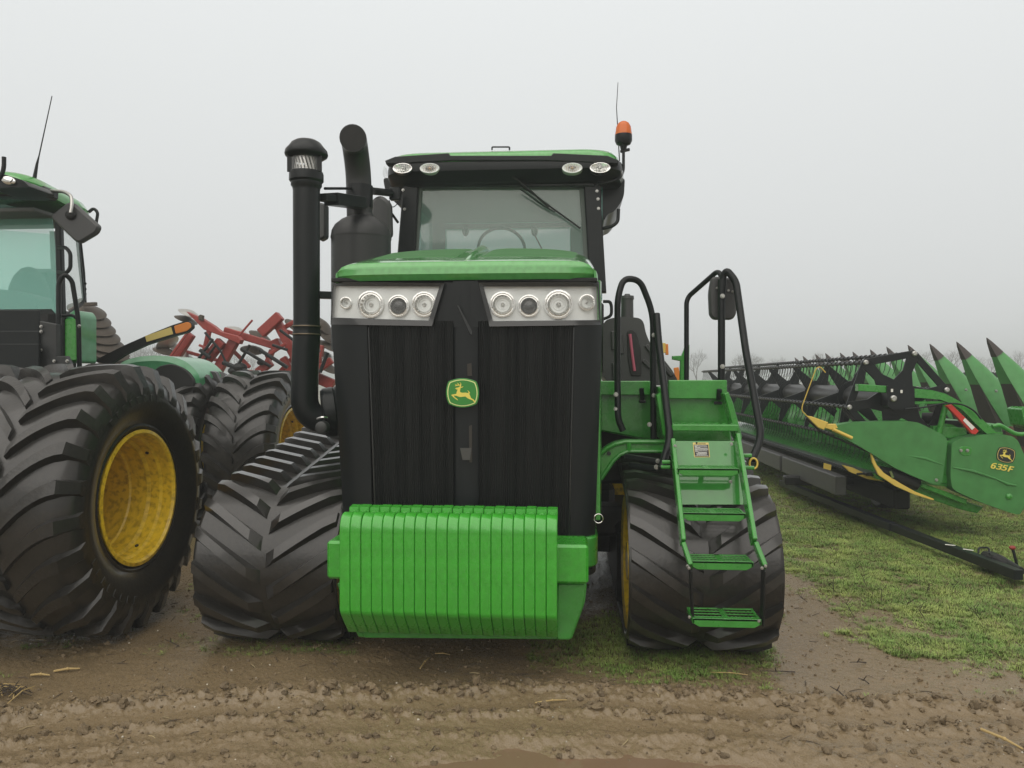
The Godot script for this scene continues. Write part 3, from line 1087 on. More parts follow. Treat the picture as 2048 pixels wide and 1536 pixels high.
func tracked_tractor() -> void:
	var x0 := -0.63
	var root := thing("tracked_tractor", Vector3(x0, 0, -5.6), "large green tracked tractor with ribbed black grille and front weight stack", "tractor")
	var g: Geo
	# --- front weights
	var xa := P(678.5, 1140, 3.97).x
	var xb := P(1114.5, 1140, 3.97).x
	var pitch := (xb - xa) / 20.0
	var prof := PackedVector2Array([Vector2(0, 0.43), Vector2(0.0, 0.845), Vector2(0.006, 0.88), Vector2(0.022, 0.91), Vector2(0.05, 0.93), Vector2(0.088, 0.934), Vector2(0.098, 0.88), Vector2(0.172, 0.88), Vector2(0.18, 0.945), Vector2(0.24, 0.95), Vector2(0.26, 0.92), Vector2(0.26, 0.30), Vector2(0.18, 0.256), Vector2(0.155, 0.262), Vector2(0.02, 0.395)])
	g = Geo.new()
	g.prism(prof, -pitch * 0.5 + 0.0010, pitch * 0.5 - 0.0010, side_xf(0, 0), 0.0035)
	g.box(Vector3(0, 0.905, -0.135), Vector3(pitch * 0.48, 0.045, 0.11), Basis(), 0.008)
	var wm := mesh_of(g, Vector3.ZERO, 42.0)
	for i in 20:
		copy_of("suitcase_weight", wm, M.weight, Transform3D(Basis(), Vector3(xa + pitch * (i + 0.5), 0.002 * sin(i * 2.3), -3.97 - 0.002 * sin(i * 4.1))), root)
	# --- bracket and legs
	g = Geo.new()
	var bl := P(652, 1083, 4.10)
	var br := P(1177, 1170, 4.10)
	g.box(Vector3((bl.x + br.x) / 2, (bl.y + br.y) / 2, -4.24), Vector3(br.x - bl.x, bl.y - br.y, 0.26), Basis(), 0.014)
	part("weight_bracket", g, M.weight, root)
	part("bracket_leg", px_prism([1114, 1166, 1174, 1166, 1170, 1205, 1143, 1281, 1112, 1281], 4.16, 0.10, 0.02, 0.01), M.green, root)
	part("bracket_leg", px_prism([672, 1166, 720, 1166, 742, 1276, 716, 1276], 4.20, 0.10, 0.02, 0.01), M.green, root)
	part("bracket_base", px_prism([722, 1262, 1118, 1268, 1118, 1279, 730, 1276], 4.19, 0.12, 0.0, 0.004), M.green, root)
	# --- front frame with rounded corners
	g = Geo.new()
	var fl := P(694, 1100, 4.42).x
	var fr := P(1197, 1100, 4.42).x
	g.prism(round_poly(PackedVector2Array([Vector2(fl, 4.41), Vector2(fr, 4.41), Vector2(fr, 5.4), Vector2(fl, 5.4)]), 0.13, 7), P(1150, 1136, 4.42).y, P(1150, 1075, 4.42).y, plan_xf(), 0.010)
	part("front_frame", g, M.green, root)
	g = Geo.new()
	g.prism(round_poly(PackedVector2Array([Vector2(fl + 0.03, 4.45), Vector2(fr - 0.012, 4.45), Vector2(fr - 0.012, 5.2), Vector2(fl + 0.03, 5.2)]), 0.10, 6), P(1150, 1152, 4.45).y, P(1150, 1136, 4.45).y, plan_xf(), 0.01)
	part("frame_bumper_rubber", g, M.black_matt, root)
	# --- grille: a smooth black shell, two ribbed screens, a centre band
	part("grille_shell", px_patch(Vector2(664, 560), Vector2(1200, 560), Vector2(1190, 1082), Vector2(690, 1082), 0.075, 48, 24), M.black, root)
	part("nose_panel", px_patch(Vector2(888, 565), Vector2(958, 565), Vector2(981, 655), Vector2(862, 655), 0.022, 12, 8), M.black, root)
	part("grille_side_post", px_patch(Vector2(663, 648), Vector2(734, 650), Vector2(746, 1082), Vector2(690, 1082), 0.0, 14, 16), M.black, root)
	part("grille_side_post", px_patch(Vector2(1150, 650), Vector2(1205, 648), Vector2(1190, 1072), Vector2(1140, 1078), 0.0, 14, 16), M.black, root)
	part("grille_centre_band", px_patch(Vector2(906, 562), Vector2(956, 562), Vector2(958, 1082), Vector2(908, 1082), 0.030, 8, 20, func(a: float, _b: float) -> float: return -0.010 * sin(a * PI)), M.black, root)
	g = px_patch(Vector2(738, 642), Vector2(906, 642), Vector2(908, 1082), Vector2(752, 1082), 0.012, 200, 14, func(a: float, _b: float) -> float: return 0.0050 * absf(sin(a * PI * 38.0)) * (1.0 + 0.15 * sin(a * 23.0)))
	part("grille_screen", g, M.grille, root, 12.0)
	g = px_patch(Vector2(957, 642), Vector2(1148, 642), Vector2(1138, 1080), Vector2(958, 1082), 0.012, 220, 14, func(a: float, _b: float) -> float: return 0.0052 * absf(sin(a * PI * 42.0)) * (1.0 + 0.15 * sin(a * 17.0 + 1.0)))
	part("grille_screen", g, M.grille, root, 12.0)
	g = px_tube([737, 655, 4.395, 752, 1080, 4.37], 0.004, 0.01, 6)
	part("grille_trim", g, M.black_gloss, root)
	g = px_tube([1148, 655, 4.395, 1138, 1080, 4.37], 0.004, 0.01, 6)
	part("grille_trim", g, M.black_gloss, root)
	part("louvre", px_prism([914, 611, 917, 610, 944, 662, 944, 670, 940, 668], 4.393, 0.008, 0.0, 0.001), M.black_gloss, root)
	# worn strip and tag on the centre band, seen through the screen
	part("centre_strip", px_prism([934, 728, 943, 726, 944, 752, 935, 752], 4.375, 0.004, 0.0, 0.0005), M.worn, root)
	part("centre_strip", px_prism([938, 852, 944, 850, 944, 925, 939, 925], 4.372, 0.004, 0.0, 0.0005), M.worn, root)
	part("serial_tag", px_prism([920, 896, 943, 896, 940, 920, 925, 920], 4.367, 0.003, 0.0, 0.0005), M.tag, root)
	part("pull_ring", px_ring(1197, 1037, 4.45, 9.0, 0.003), M.chrome, root)
	var em := Transform3D(Basis.from_scale(Vector3(0.188, 0.188, 0.06)), P(925, 785.5, 4.355))
	emblem(root, em, M.emblem_green, M.emblem_line, M.emblem_green, M.emblem_yellow)
	# --- headlights
	headlight(root, [666, 572, 879, 573, 857, 641, 663, 635], [664, 563, 889, 566, 864, 652, 661, 649],
		[[692, 606, 13, 0], [741, 609, 29, 0], [797, 612, 23.5, 1], [848, 609, 27, 0]])
	headlight(root, [967, 573, 1195, 573, 1199, 640, 986, 642], [957, 565, 1198, 563, 1202, 650, 979, 653],
		[[1005, 609, 27, 0], [1058, 612, 23.5, 1], [1117, 609, 30.5, 0], [1174, 605, 17, 0]])
	# --- hood
	g = Geo.new()
	var nx := 44
	for i in nx:
		for j in 36:
			var s0 := -1.0 + 2.0 * i / nx
			var s1 := -1.0 + 2.0 * (i + 1) / nx
			g.quad(hood_at(s0, j * 0.25), hood_at(s1, j * 0.25), hood_at(s1, (j + 1) * 0.25), hood_at(s0, (j + 1) * 0.25))
	for s in [-1.0, 1.0]:
		for j in 36:
			var a := hood_at(s, j * 0.25)
			var b := hood_at(s, (j + 1) * 0.25)
			var lo := 2.222
			if s < 0:
				g.quad(a, b, Vector3(b.x, lo, b.z), Vector3(a.x, lo, a.z))
			else:
				g.quad(b, a, Vector3(a.x, lo, a.z), Vector3(b.x, lo, b.z))
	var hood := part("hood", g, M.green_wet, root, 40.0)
	for sr in [[-0.80, -0.10], [0.085, 0.86]]:
		g = Geo.new()
		for i in 22:
			for j in 16:
				var f := func(ii: int, jj: int) -> Vector3:
					var r := 4.55 + 3.4 * jj / 16.0
					var s: float = lerpf(sr[0] + (0.12 * jj / 16.0 if sr[0] < -0.5 else 0.06 * jj / 16.0), sr[1] + (0.05 * jj / 16.0 if sr[0] < -0.5 else 0.0), ii / 22.0)
					return hood_at(s, r) + Vector3(0, 0.006 if (ii > 0 and ii < 22 and jj > 0 and jj < 16) else -0.004, 0)
				g.quad(f.call(i, j), f.call(i + 1, j), f.call(i + 1, j + 1), f.call(i, j + 1))
		part("hood_screen", g, M.hood_mesh, hood, 40.0)
	g = Geo.new()
	g.tube([P(931, 525, 4.47), P(940, 516, 4.62), P(949, 509, 4.88), P(957, 503.5, 5.12), P(965, 500, 5.4), P(972, 503, 5.8)], [0.010, 0.022, 0.026, 0.030, 0.034, 0.034], 12)
	part("hood_rib", g, M.green_wet, hood)
	g = Geo.new()
	g.bar(P(668, 562, 4.52), P(1194, 562, 4.52), 0.12, 0.024, Vector3.UP, 0.004)
	part("hood_seal", g, M.black_matt, root)
	for sd in [-1.0, 1.0]:
		g = Geo.new()
		var e := 0.010
		var top := Vector3(-0.627 + (0.798 if sd > 0 else -0.765), 2.23, 0)
		var low := P(1200.0, 1060, 4.56)
		if sd < 0:
			low = Vector3(-0.627 * 2 - low.x + 0.075, low.y, 0)
		var ring := []
		for dd in [[4.545, 0.0], [4.62, 0.010], [5.6, 0.015], [6.95, 0.015]]:
			var o: float = sd * dd[1]
			ring.append(PackedVector3Array([Vector3(top.x + o, top.y, -dd[0]), Vector3(low.x + o, 0.82, -dd[0]), Vector3(low.x + o - sd * 0.03, 0.82, -dd[0]), Vector3(top.x + o - sd * 0.03, top.y, -dd[0])]))
		g.loft(ring)
		part("hood_side_panel", g, M.green, root)
	# --- chassis under the hood
	g = Geo.new()
	g.box(Vector3(x0, 1.0, -6.0), Vector3(1.10, 0.75, 2.9), Basis(), 0.05)
	g.box(Vector3(x0, 1.7, -6.0), Vector3(1.30, 0.9, 2.0), Basis(), 0.05)
	g.box(Vector3(-0.52, 0.75, -7.35), Vector3(2.0, 0.5, 0.6), Basis(), 0.05)
	g.box(Vector3(-0.52, 0.62, -5.7), Vector3(2.0, 0.22, 0.25), Basis(), 0.03)
	g.box(Vector3(-0.52, 0.52, -6.9), Vector3(1.75, 0.56, 1.3), Basis(), 0.05)
	g.box(Vector3(0.45, 1.15, -5.95), Vector3(0.75, 0.55, 0.5), Basis(), 0.03)
	part("chassis", g, M.black_matt, root)
	# --- tracks
	belt_path(Vector2(4.83, 0.515), 0.455, Vector2(7.35, 0.72), 0.66)
	track(root, -1.80, 0.86, 0.03)
	track(root, 0.758, 0.86, 0.11)
	cab_of_tracked(root)
	stacks(root)
	boarding_side(root)

func px_ring(u: float, v: float, deep: float, r_px: float, r: float, squash := 1.0) -> Geo:
	var g := Geo.new()
	var pts := []
	for i in 24:
		var a := TAU * i / 24
		pts.append(P(u + cos(a) * r_px * squash, v + sin(a) * r_px, deep))
	g.tube(pts, r, 8, true)
	return g

func plan_ring(xl: float, xr: float, df: float, db: float, y: float, r: float) -> PackedVector3Array:
	var q := round_poly(PackedVector2Array([Vector2(xl, df), Vector2(xr, df), Vector2(xr, db), Vector2(xl, db)]), r, 8)
	var out := PackedVector3Array()
	for k in q:
		out.append(Vector3(k.x, y, -k.y))
	return out

func cab_of_tracked(root: Node) -> void:
	var g := Geo.new()
	var xl := P(764.5, 320, 6.95).x
	var xr := P(1244, 320, 6.95).x
	var rings := []
	for k in [[3.632, 0.0], [3.685, 0.012], [3.725, 0.045], [3.755, 0.12], [3.775, 0.3], [3.78, 0.55]]:
		rings.append(plan_ring(xl + k[1], xr - k[1], 6.95 + k[1], 8.95 - k[1], k[0], 0.30 - k[1] * 0.3))
	g.loft(rings)
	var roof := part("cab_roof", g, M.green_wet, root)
	part("roof_bracket", px_tube([984, 300, 7.2, 984, 294, 7.2, 1019, 294, 7.2, 1019, 300, 7.2], 0.008, 0.01, 6), M.black, roof)
	g = Geo.new()
	rings = []
	for k in [[3.640, 0.004, 0.0], [3.60, -0.005, -0.006], [3.55, 0.0, -0.008], [3.485, 0.14, 0.0], [3.455, 0.19, 0.03]]:
		rings.append(plan_ring(xl + k[2], xr - k[2] * 1.0 + 0.02, 6.95 + k[1], 8.93, k[0], 0.30))
	g.loft(rings)
	var visor := part("roof_visor", g, M.black, root)
	part("visor_lip", px_prism([770, 321, 790, 313, 897, 306, 901, 311, 1102, 311, 1107, 306, 1215, 311, 1237, 320, 1236, 327, 1100, 321, 905, 321, 772, 328], 6.935, 0.10, 0.0, 0.006), M.black, visor)
	# pods that carry the headliner down to the pillars
	part("roof_pod", px_prism([1200, 360, 1250, 355, 1248, 392, 1240, 408, 1227, 424, 1215, 428, 1208, 442, 1203, 430], 7.35, 1.1, 0.04, 0.03), M.black, root)
	part("roof_pod", px_prism([766, 355, 812, 360, 806, 405, 799, 413, 783, 398, 770, 380], 7.35, 1.1, 0.04, 0.03), M.black, root)
	for l in [[805.5, 337, 19.5, 10.2, true], [859.5, 337, 19.5, 10, false], [1144.5, 336.5, 19.5, 10, false], [1200, 336, 20, 10.2, true]]:
		var c := P(l[0], l[1], 6.945)
		var rx: float = l[2] / LENS * 6.95
		var ry: float = l[3] / LENS * 6.95
		var b := Basis.from_scale(Vector3(rx, ry, rx)) * Basis.from_euler(Vector3(PI / 2, 0, 0))
		g = Geo.new()
		g.lathe([Vector2(0.0, -0.16), Vector2(0.35, -0.10), Vector2(0.75, 0.08), Vector2(0.9, 0.16), Vector2(1.0, 0.16), Vector2(1.06, 0.05), Vector2(1.06, -0.8)], Transform3D(b, c), 28)
		var hl := part("roof_light", g, M.chrome if l[4] else M.silver, visor)
		g = Geo.new()
		g.lathe([Vector2(0.0, 0.34), Vector2(0.5, 0.30), Vector2(0.85, 0.20), Vector2(0.98, 0.12), Vector2(0.98, 0.10), Vector2(0.0, 0.10)], Transform3D(b, c), 28)
		part("light_lens", g, M.lens, hl)
		g = Geo.new()
		for k in 9:
			var a := (k - 4) * 0.2
			g.bar(c + Vector3(a * rx, -sqrt(1 - a * a) * ry * 0.75, 0.006), c + Vector3(a * rx, sqrt(1 - a * a) * ry * 0.75, 0.006), 0.004, 0.003)
		g.ball(c + Vector3(0, 0, 0.006), Vector3(rx * 0.16, ry * 0.28, 0.01), 10)
		part("light_ribs", g, M.steel if l[4] else M.tan, hl)
	for l in [[770, 345, -1.0], [1243, 352, 1.0]]:
		g = Geo.new()
		g.ball(P(l[0], l[1], 7.12), Vector3(0.02, 0.055, 0.05), 14)
		part("side_marker_light", g, M.lens, visor)
	# pillars, frame and panes
	part("pillar", px_prism([806, 362, 837, 364, 830, 512, 794, 512], 7.15, 0.10, 0.0, 0.012), M.black, root)
	part("pillar", px_prism([1167, 364, 1200, 362, 1213, 585, 1180, 585], 7.15, 0.10, 0.0, 0.012), M.black, root)
	part("windscreen_frame", px_prism([815, 358, 1190, 358, 1190, 373, 815, 373], 7.14, 0.08, 0.0, 0.01), M.black, root)
	for s in [[834, 372, 844, 372, 836, 512, 826, 512], [1158, 372, 1170, 372, 1182, 540, 1170, 540]]:
		part("windscreen_seal", px_prism(s, 7.19, 0.02, 0.0, 0.003), M.seal, root)
	g = px_prism([834, 370, 1170, 370, 1184, 560, 824, 560], 7.215, 0.006, 0.0, 0.0)
	part("windscreen", g, M.glass, root)
	var cl := P(800, 500, 7.15).x
	var cr := P(1208, 500, 7.15).x
	g = Geo.new()
	g.box(Vector3((cl + cr) / 2, 3.462, -8.05), Vector3(cr - cl - 0.02, 0.03, 1.6), Basis(), 0.004)
	part("headliner", g, M.cab_in, root)
	g = Geo.new()
	g.box(Vector3((cl + cr) / 2, 2.05, -8.0), Vector3(cr - cl, 0.7, 1.75), Basis(), 0.06)
	part("cab_base", g, M.black_matt, root)
	g = Geo.new()
	for w in [[858, 892], [1140, 1170]]:
		var a := P(w[0], 400, 8.8).x
		var b := P(w[1], 400, 8.8).x
		g.box(Vector3((a + b) / 2, 2.92, -8.83), Vector3(b - a, 1.1, 0.07), Basis(), 0.01)
	g.box(Vector3((cl + cr) / 2, 3.41, -8.83), Vector3(cr - cl, 0.075, 0.07), Basis(), 0.01)
	part("rear_pillars", g, M.cab_in, root)
	var pane := Geo.new()
	pane.box(Vector3((cl + cr) / 2, 2.92, -8.80), Vector3(cr - cl - 0.1, 1.05, 0.006), Basis(), 0.0)
	part("rear_window", pane, M.rear_glass, root)
	for s in [cl + 0.015, cr - 0.015]:
		pane = Geo.new()
		pane.box(Vector3(s, 2.92, -8.0), Vector3(0.006, 1.06, 1.5), Basis(), 0.0)
		part("side_window", pane, M.rear_glass, root)
	for w in [931, 1069]:
		g = Geo.new()
		g.ball(P(w, 462, 8.72), Vector3(0.04, 0.06, 0.05), 10)
		part("rear_work_lamp", g, M.black, root)
	g = Geo.new()
	var pts := []
	var c := P(1003, 499, 7.75)
	for i in 32:
		var a := TAU * i / 32
		pts.append(c + Basis.from_euler(Vector3(-0.95, 0, 0)) * Vector3(cos(a) * 0.236, 0, sin(a) * 0.236))
	g.tube(pts, 0.016, 8, true)
	g.tube([c + Vector3(0.02, -0.02, 0), c + Basis.from_euler(Vector3(-0.95, 0, 0)) * Vector3(0.02, 0, -0.23)], 0.014, 8)
	g.tube([c, c + Vector3(0, -0.35, -0.1)], 0.04, 8)
	part("steering_wheel", g, M.black, root)
	g = Geo.new()
	g.box(Vector3(x_mid(cl, cr), 2.55, -8.25), Vector3(0.55, 0.14, 0.5), Basis(), 0.05)
	g.box(Vector3(x_mid(cl, cr), 2.78, -8.5), Vector3(0.52, 0.4, 0.13), Basis(), 0.05)
	part("seat", g, M.seat, root)
	g = Geo.new()
	g.tube(px_path([1060, 452, 8.6, 1085, 500, 8.6]), 0.008, 6)
	part("rear_wiper", g, M.black, root)
	# wiper, beacon, aerial
	g = Geo.new()
	g.tube(px_path([1010, 341, 7.02, 1042, 366, 7.08, 1098, 414, 7.13]), 0.011, 8)
	g.tube(px_path([1040, 378, 7.11, 1085, 410, 7.14, 1110, 424, 7.14]), 0.006, 6)
	g.bar(P(1042, 371, 7.145), P(1161, 457, 7.145), 0.018, 0.016)
	part("windscreen_wiper", g, M.black_matt, root)
	var bc := P(1247, 270, 7.2)
	g = Geo.new()
	g.lathe([Vector2(0, 0.128), Vector2(0.025, 0.124), Vector2(0.05, 0.108), Vector2(0.068, 0.075), Vector2(0.076, 0.02), Vector2(0.079, 0.0), Vector2(0, 0.0)], Transform3D(Basis(), bc), 28)
	var bea := part("beacon", g, M.amber, root)
	g = Geo.new()
	g.lathe([Vector2(0, 0.004), Vector2(0.078, 0.004), Vector2(0.080, -0.01), Vector2(0.080, -0.055), Vector2(0.066, -0.085), Vector2(0.035, -0.10), Vector2(0.025, -0.14), Vector2(0, -0.14)], Transform3D(Basis(), bc), 28)
	part("beacon_base", g, M.black, bea)
	part("beacon_stem", px_tube([1247, 292, 7.2, 1247, 344, 7.2, 1238, 358, 7.15, 1212, 366, 7.1, 1195, 367, 7.1], 0.014, 0.08), M.black, bea)
	g = Geo.new()
	g.box(P(1250, 301, 7.2), Vector3(0.09, 0.025, 0.03), Basis(Vector3.BACK, 0.2), 0.005)
	part("beacon_clamp", g, M.black, bea)
	g = Geo.new()
	g.tube(px_path([1239, 322, 7.6, 1235, 250, 7.6, 1233, 215, 7.6, 1236, 165, 7.6]), [0.006, 0.005, 0.004, 0.003], 6)
	part("aerial", g, M.black, root)
	part("grab_handle", px_tube([1206, 457, 7.2, 1226, 452, 7.15, 1236, 443, 7.15, 1237, 418, 7.15], 0.016, 0.06), M.black, root)
	for b in [[1194, 382], [1196, 398], [1197, 417], [809, 418], [806, 380]]:
		bolt(b[0], b[1], 7.14, root, 1.2)

func x_mid(a: float, b: float) -> float:
	return (a + b) / 2.0

func stacks(root: Node) -> void:
	var d := 5.35
	var k := d / LENS
	var g := Geo.new()
	var up := func(v: float) -> float: return P(613, v, d).y
	var cx := P(613, 480, d).x
	var xf := Transform3D(Basis(), Vector3(cx, 0, -d))
	g.lathe([Vector2(0, up.call(282)), Vector2(22 * k, up.call(282)), Vector2(30 * k, up.call(287)), Vector2(35 * k, up.call(294)), Vector2(42 * k, up.call(302)), Vector2(43.5 * k, up.call(309)), Vector2(42 * k, up.call(313)), Vector2(34 * k, up.call(318)), Vector2(0, up.call(320))], xf, 36)
	var cap := part("intake_cap", g, M.black, root)
	g = Geo.new()
	g.lathe([Vector2(31.5 * k, up.call(347)), Vector2(31.5 * k, up.call(316))], xf, 36)
	part("precleaner_bowl", g, M.lens, cap)
	g = Geo.new()
	for i in 22:
		var a := TAU * i / 22
		g.bar(Vector3(cx + cos(a) * 25 * k, up.call(346), -d + sin(a) * 25 * k), Vector3(cx + cos(a + 0.35) * 25 * k, up.call(317), -d + sin(a + 0.35) * 25 * k), 0.006, 0.014)
	part("precleaner_vanes", g, M.steel, cap)
	for i in 3:
		g = Geo.new()
		var a := PI * 0.5 + TAU * i / 3 + 0.95
		g.bar(Vector3(cx + cos(a) * 32 * k, up.call(348), -d + sin(a) * 32 * k), Vector3(cx + cos(a) * 32 * k, up.call(315), -d + sin(a) * 32 * k), 0.05, 0.012)
		part("precleaner_post", g, M.black, cap)
	g = Geo.new()
	g.lathe([Vector2(0, up.call(345)), Vector2(33.5 * k, up.call(345)), Vector2(34.5 * k, up.call(349)), Vector2(34.5 * k, up.call(362)), Vector2(31 * k, up.call(366)), Vector2(31 * k, up.call(372)), Vector2(28 * k, up.call(376)), Vector2(27 * k, up.call(382)), Vector2(26.5 * k, up.call(648)), Vector2(28 * k, up.call(651)), Vector2(28 * k, up.call(655)), Vector2(27 * k, up.call(657)), Vector2(27 * k, up.call(664)), Vector2(28 * k, up.call(666)), Vector2(28 * k, up.call(671)), Vector2(26.5 * k, up.call(674)), Vector2(0, up.call(676))], xf, 36)
	part("intake_stack", g, M.black, root)
	for v in [653, 669]:
		g = Geo.new()
		var pts := []
		for i in 28:
			var a := TAU * i / 28
			pts.append(Vector3(cx + cos(a) * 28.3 * k, up.call(v), -d + sin(a) * 28.3 * k))
		g.tube(pts, 0.005, 6, true)
		part("stack_clamp", g, M.brass, root)
	g = Geo.new()
	g.tube(bend([Vector3(cx, up.call(672), -d), Vector3(cx - 0.012, up.call(730), -d), Vector3(cx - 0.02, up.call(838), -d), Vector3(cx + 0.30, up.call(846), -d - 0.12)], 0.24, 12), 27.5 * k, 20)
	part("intake_elbow", g, M.black, root)
	g = Geo.new()
	var c0 := P(645, 826, 5.38)
	var c1 := c0 + Vector3(0.42, 0.05, -0.16)
	g.tube([c0, c0.lerp(c1, 0.04), c0.lerp(c1, 0.18), c0.lerp(c1, 0.20), c0.lerp(c1, 0.22), c0.lerp(c1, 0.42), c0.lerp(c1, 0.44), c0.lerp(c1, 0.46), c1], [0.16, 0.176, 0.18, 0.172, 0.18, 0.18, 0.172, 0.18, 0.18], 28)
	var can := part("air_cleaner", g, M.black, root)
	g = Geo.new()
	g.lathe([Vector2(0, 0.02), Vector2(0.030, 0.02), Vector2(0.042, 0.012), Vector2(0.045, -0.05), Vector2(0, -0.05)], toward_xf(P(643, 855, 5.17)), 20)
	part("drain_knob", g, M.poly, can)
	part("clamp_band", px_tube([634, 837, 5.19, 645, 834, 5.17, 655, 835, 5.19], 0.008, 0.02, 6), M.chrome, can)
	# exhaust
	d = 6.2
	k = d / LENS
	cx = P(722.5, 480, d).x
	xf = Transform3D(Basis(), Vector3(cx, 0, -d))
	var vy := func(v: float) -> float: return P(722, v, d).y
	g = Geo.new()
	g.lathe([Vector2(0, vy.call(428)), Vector2(24 * k, vy.call(428)), Vector2(26 * k, vy.call(434)), Vector2(40 * k, vy.call(441)), Vector2(53 * k, vy.call(452)), Vector2(59 * k, vy.call(463)), Vector2(60 * k, vy.call(470)), Vector2(61 * k, vy.call(475)), Vector2(61 * k, vy.call(478)), Vector2(60 * k, vy.call(480)), Vector2(60 * k, vy.call(700)), Vector2(0, vy.call(700))], xf, 40)
	part("muffler", g, M.soot, root)
	g = Geo.new()
	var path := bend(px_path([719, 436, 6.2, 717, 345, 6.2, 709, 284, 6.05, 706, 276, 5.80]), 0.3, 12)
	g.tube(path, 25.5 * k, 24)
	var pipe := part("exhaust_pipe", g, M.soot, root)
	g = Geo.new()
	var e: Vector3 = path[-1]
	var dir: Vector3 = (path[-1] - path[-2]).normalized()
	g.tube([e + dir * 0.001, e + dir * 0.004], 22.5 * k, 24)
	part("pipe_mouth", g, M.label_black, pipe)
	g = Geo.new()
	g.tube(px_path([719, 416, 6.2, 719, 372, 6.2]), 27 * k, 20)
	part("pipe_sleeve", g, M.black, pipe)
	g = Geo.new()
	g.bar(P(640, 394, 5.42), P(664, 398, 5.6), 0.10, 0.05)
	g.bar(P(662, 398, 5.58), P(720, 406, 6.1), 0.12, 0.09)
	part("stack_bracket", g, M.black, root)
	g = Geo.new()
	g.bar(P(637, 590, 5.40), P(668, 591, 5.45), 0.07, 0.05)
	part("stack_bracket", g, M.black, root)
	# mirror arm and mirrors on this side
	part("mirror_arm", px_tube([650, 377, 5.6, 745, 377, 6.6], 0.011, 0.02, 8), M.black, root)
	g = Geo.new()
	g.tube(px_path([745, 382, 6.75, 782, 386, 6.95]), 0.034, 12)
	g.box(P(790, 388, 7.0), Vector3(0.10, 0.12, 0.06), Basis(), 0.01)
	part("mirror_arm", g, M.black, root)
	part("mirror_stay", px_tube([756, 396, 6.8, 782, 425, 6.9, 796, 445, 7.0], 0.012, 0.05, 8), M.black, root)
	part("mirror_cable", px_tube([778, 400, 6.9, 784, 416, 6.9, 796, 408, 7.0, 803, 385, 7.05], 0.004, 0.08, 6), M.black, root)
	part("mirror", px_prism([638, 404, 651, 407, 651, 474, 638, 481, 632, 470, 632, 410], 6.1, 0.10, 0.02, 0.015), M.poly, root)
	part("mirror", px_prism([741, 398, 760, 388, 780, 402, 782, 470, 770, 478, 741, 470], 6.75, 0.12, 0.05, 0.03), M.poly, root)

func step(root: Node, l: float, r: float, v: float, deep: float, run: float, lip := 0.045) -> void:
	var a := P(l, v, deep)
	var b := P(r, v, deep)
	var w := b.x - a.x
	var c := (a + b) * 0.5
	var g := Geo.new()
	# bent front lip with cut corners
	var poly := PackedVector2Array([Vector2(-w / 2, 0), Vector2(w / 2, 0), Vector2(w / 2, -lip * 0.55), Vector2(w / 2 - 0.035, -lip), Vector2(-w / 2 + 0.035, -lip), Vector2(-w / 2, -lip * 0.55)])
	g.prism(poly, -0.006, 0.0, Transform3D(Basis(), c), 0.002)
	for s in [-1.0, 1.0]:
		g.box(c + Vector3(s * (w / 2 - 0.006), -0.014, -run / 2), Vector3(0.012, 0.03, run), Basis(), 0.003)
	g.box(c + Vector3(0, -0.003, -run + 0.008), Vector3(w, 0.006, 0.016), Basis(), 0.002)
	g.box(c + Vector3(0, -0.006, -0.010), Vector3(w, 0.014, 0.020), Basis(), 0.003)
	g.box(c + Vector3(0, -0.003, -run / 2), Vector3(0.03, 0.006, run), Basis(), 0.002)
	var st := part("step", g, M.green, root)
	g = Geo.new()
	g.box(Vector3(0, 0, 0), Vector3(w - 0.02, 0.005, 0.009), Basis(), 0.001)
	for i in int(w / 0.022):
		g.box(Vector3(-w / 2 + 0.02 + i * 0.0215, 0.003, 0), Vector3(0.010, 0.003, 0.007), Basis(), 0.001)
	var me := mesh_of(g)
	for i in 3:
		copy_of("tread_bar", me, M.green, Transform3D(Basis(), c + Vector3(0, -0.006, -run * (i + 1.0) / 4.0)), st)

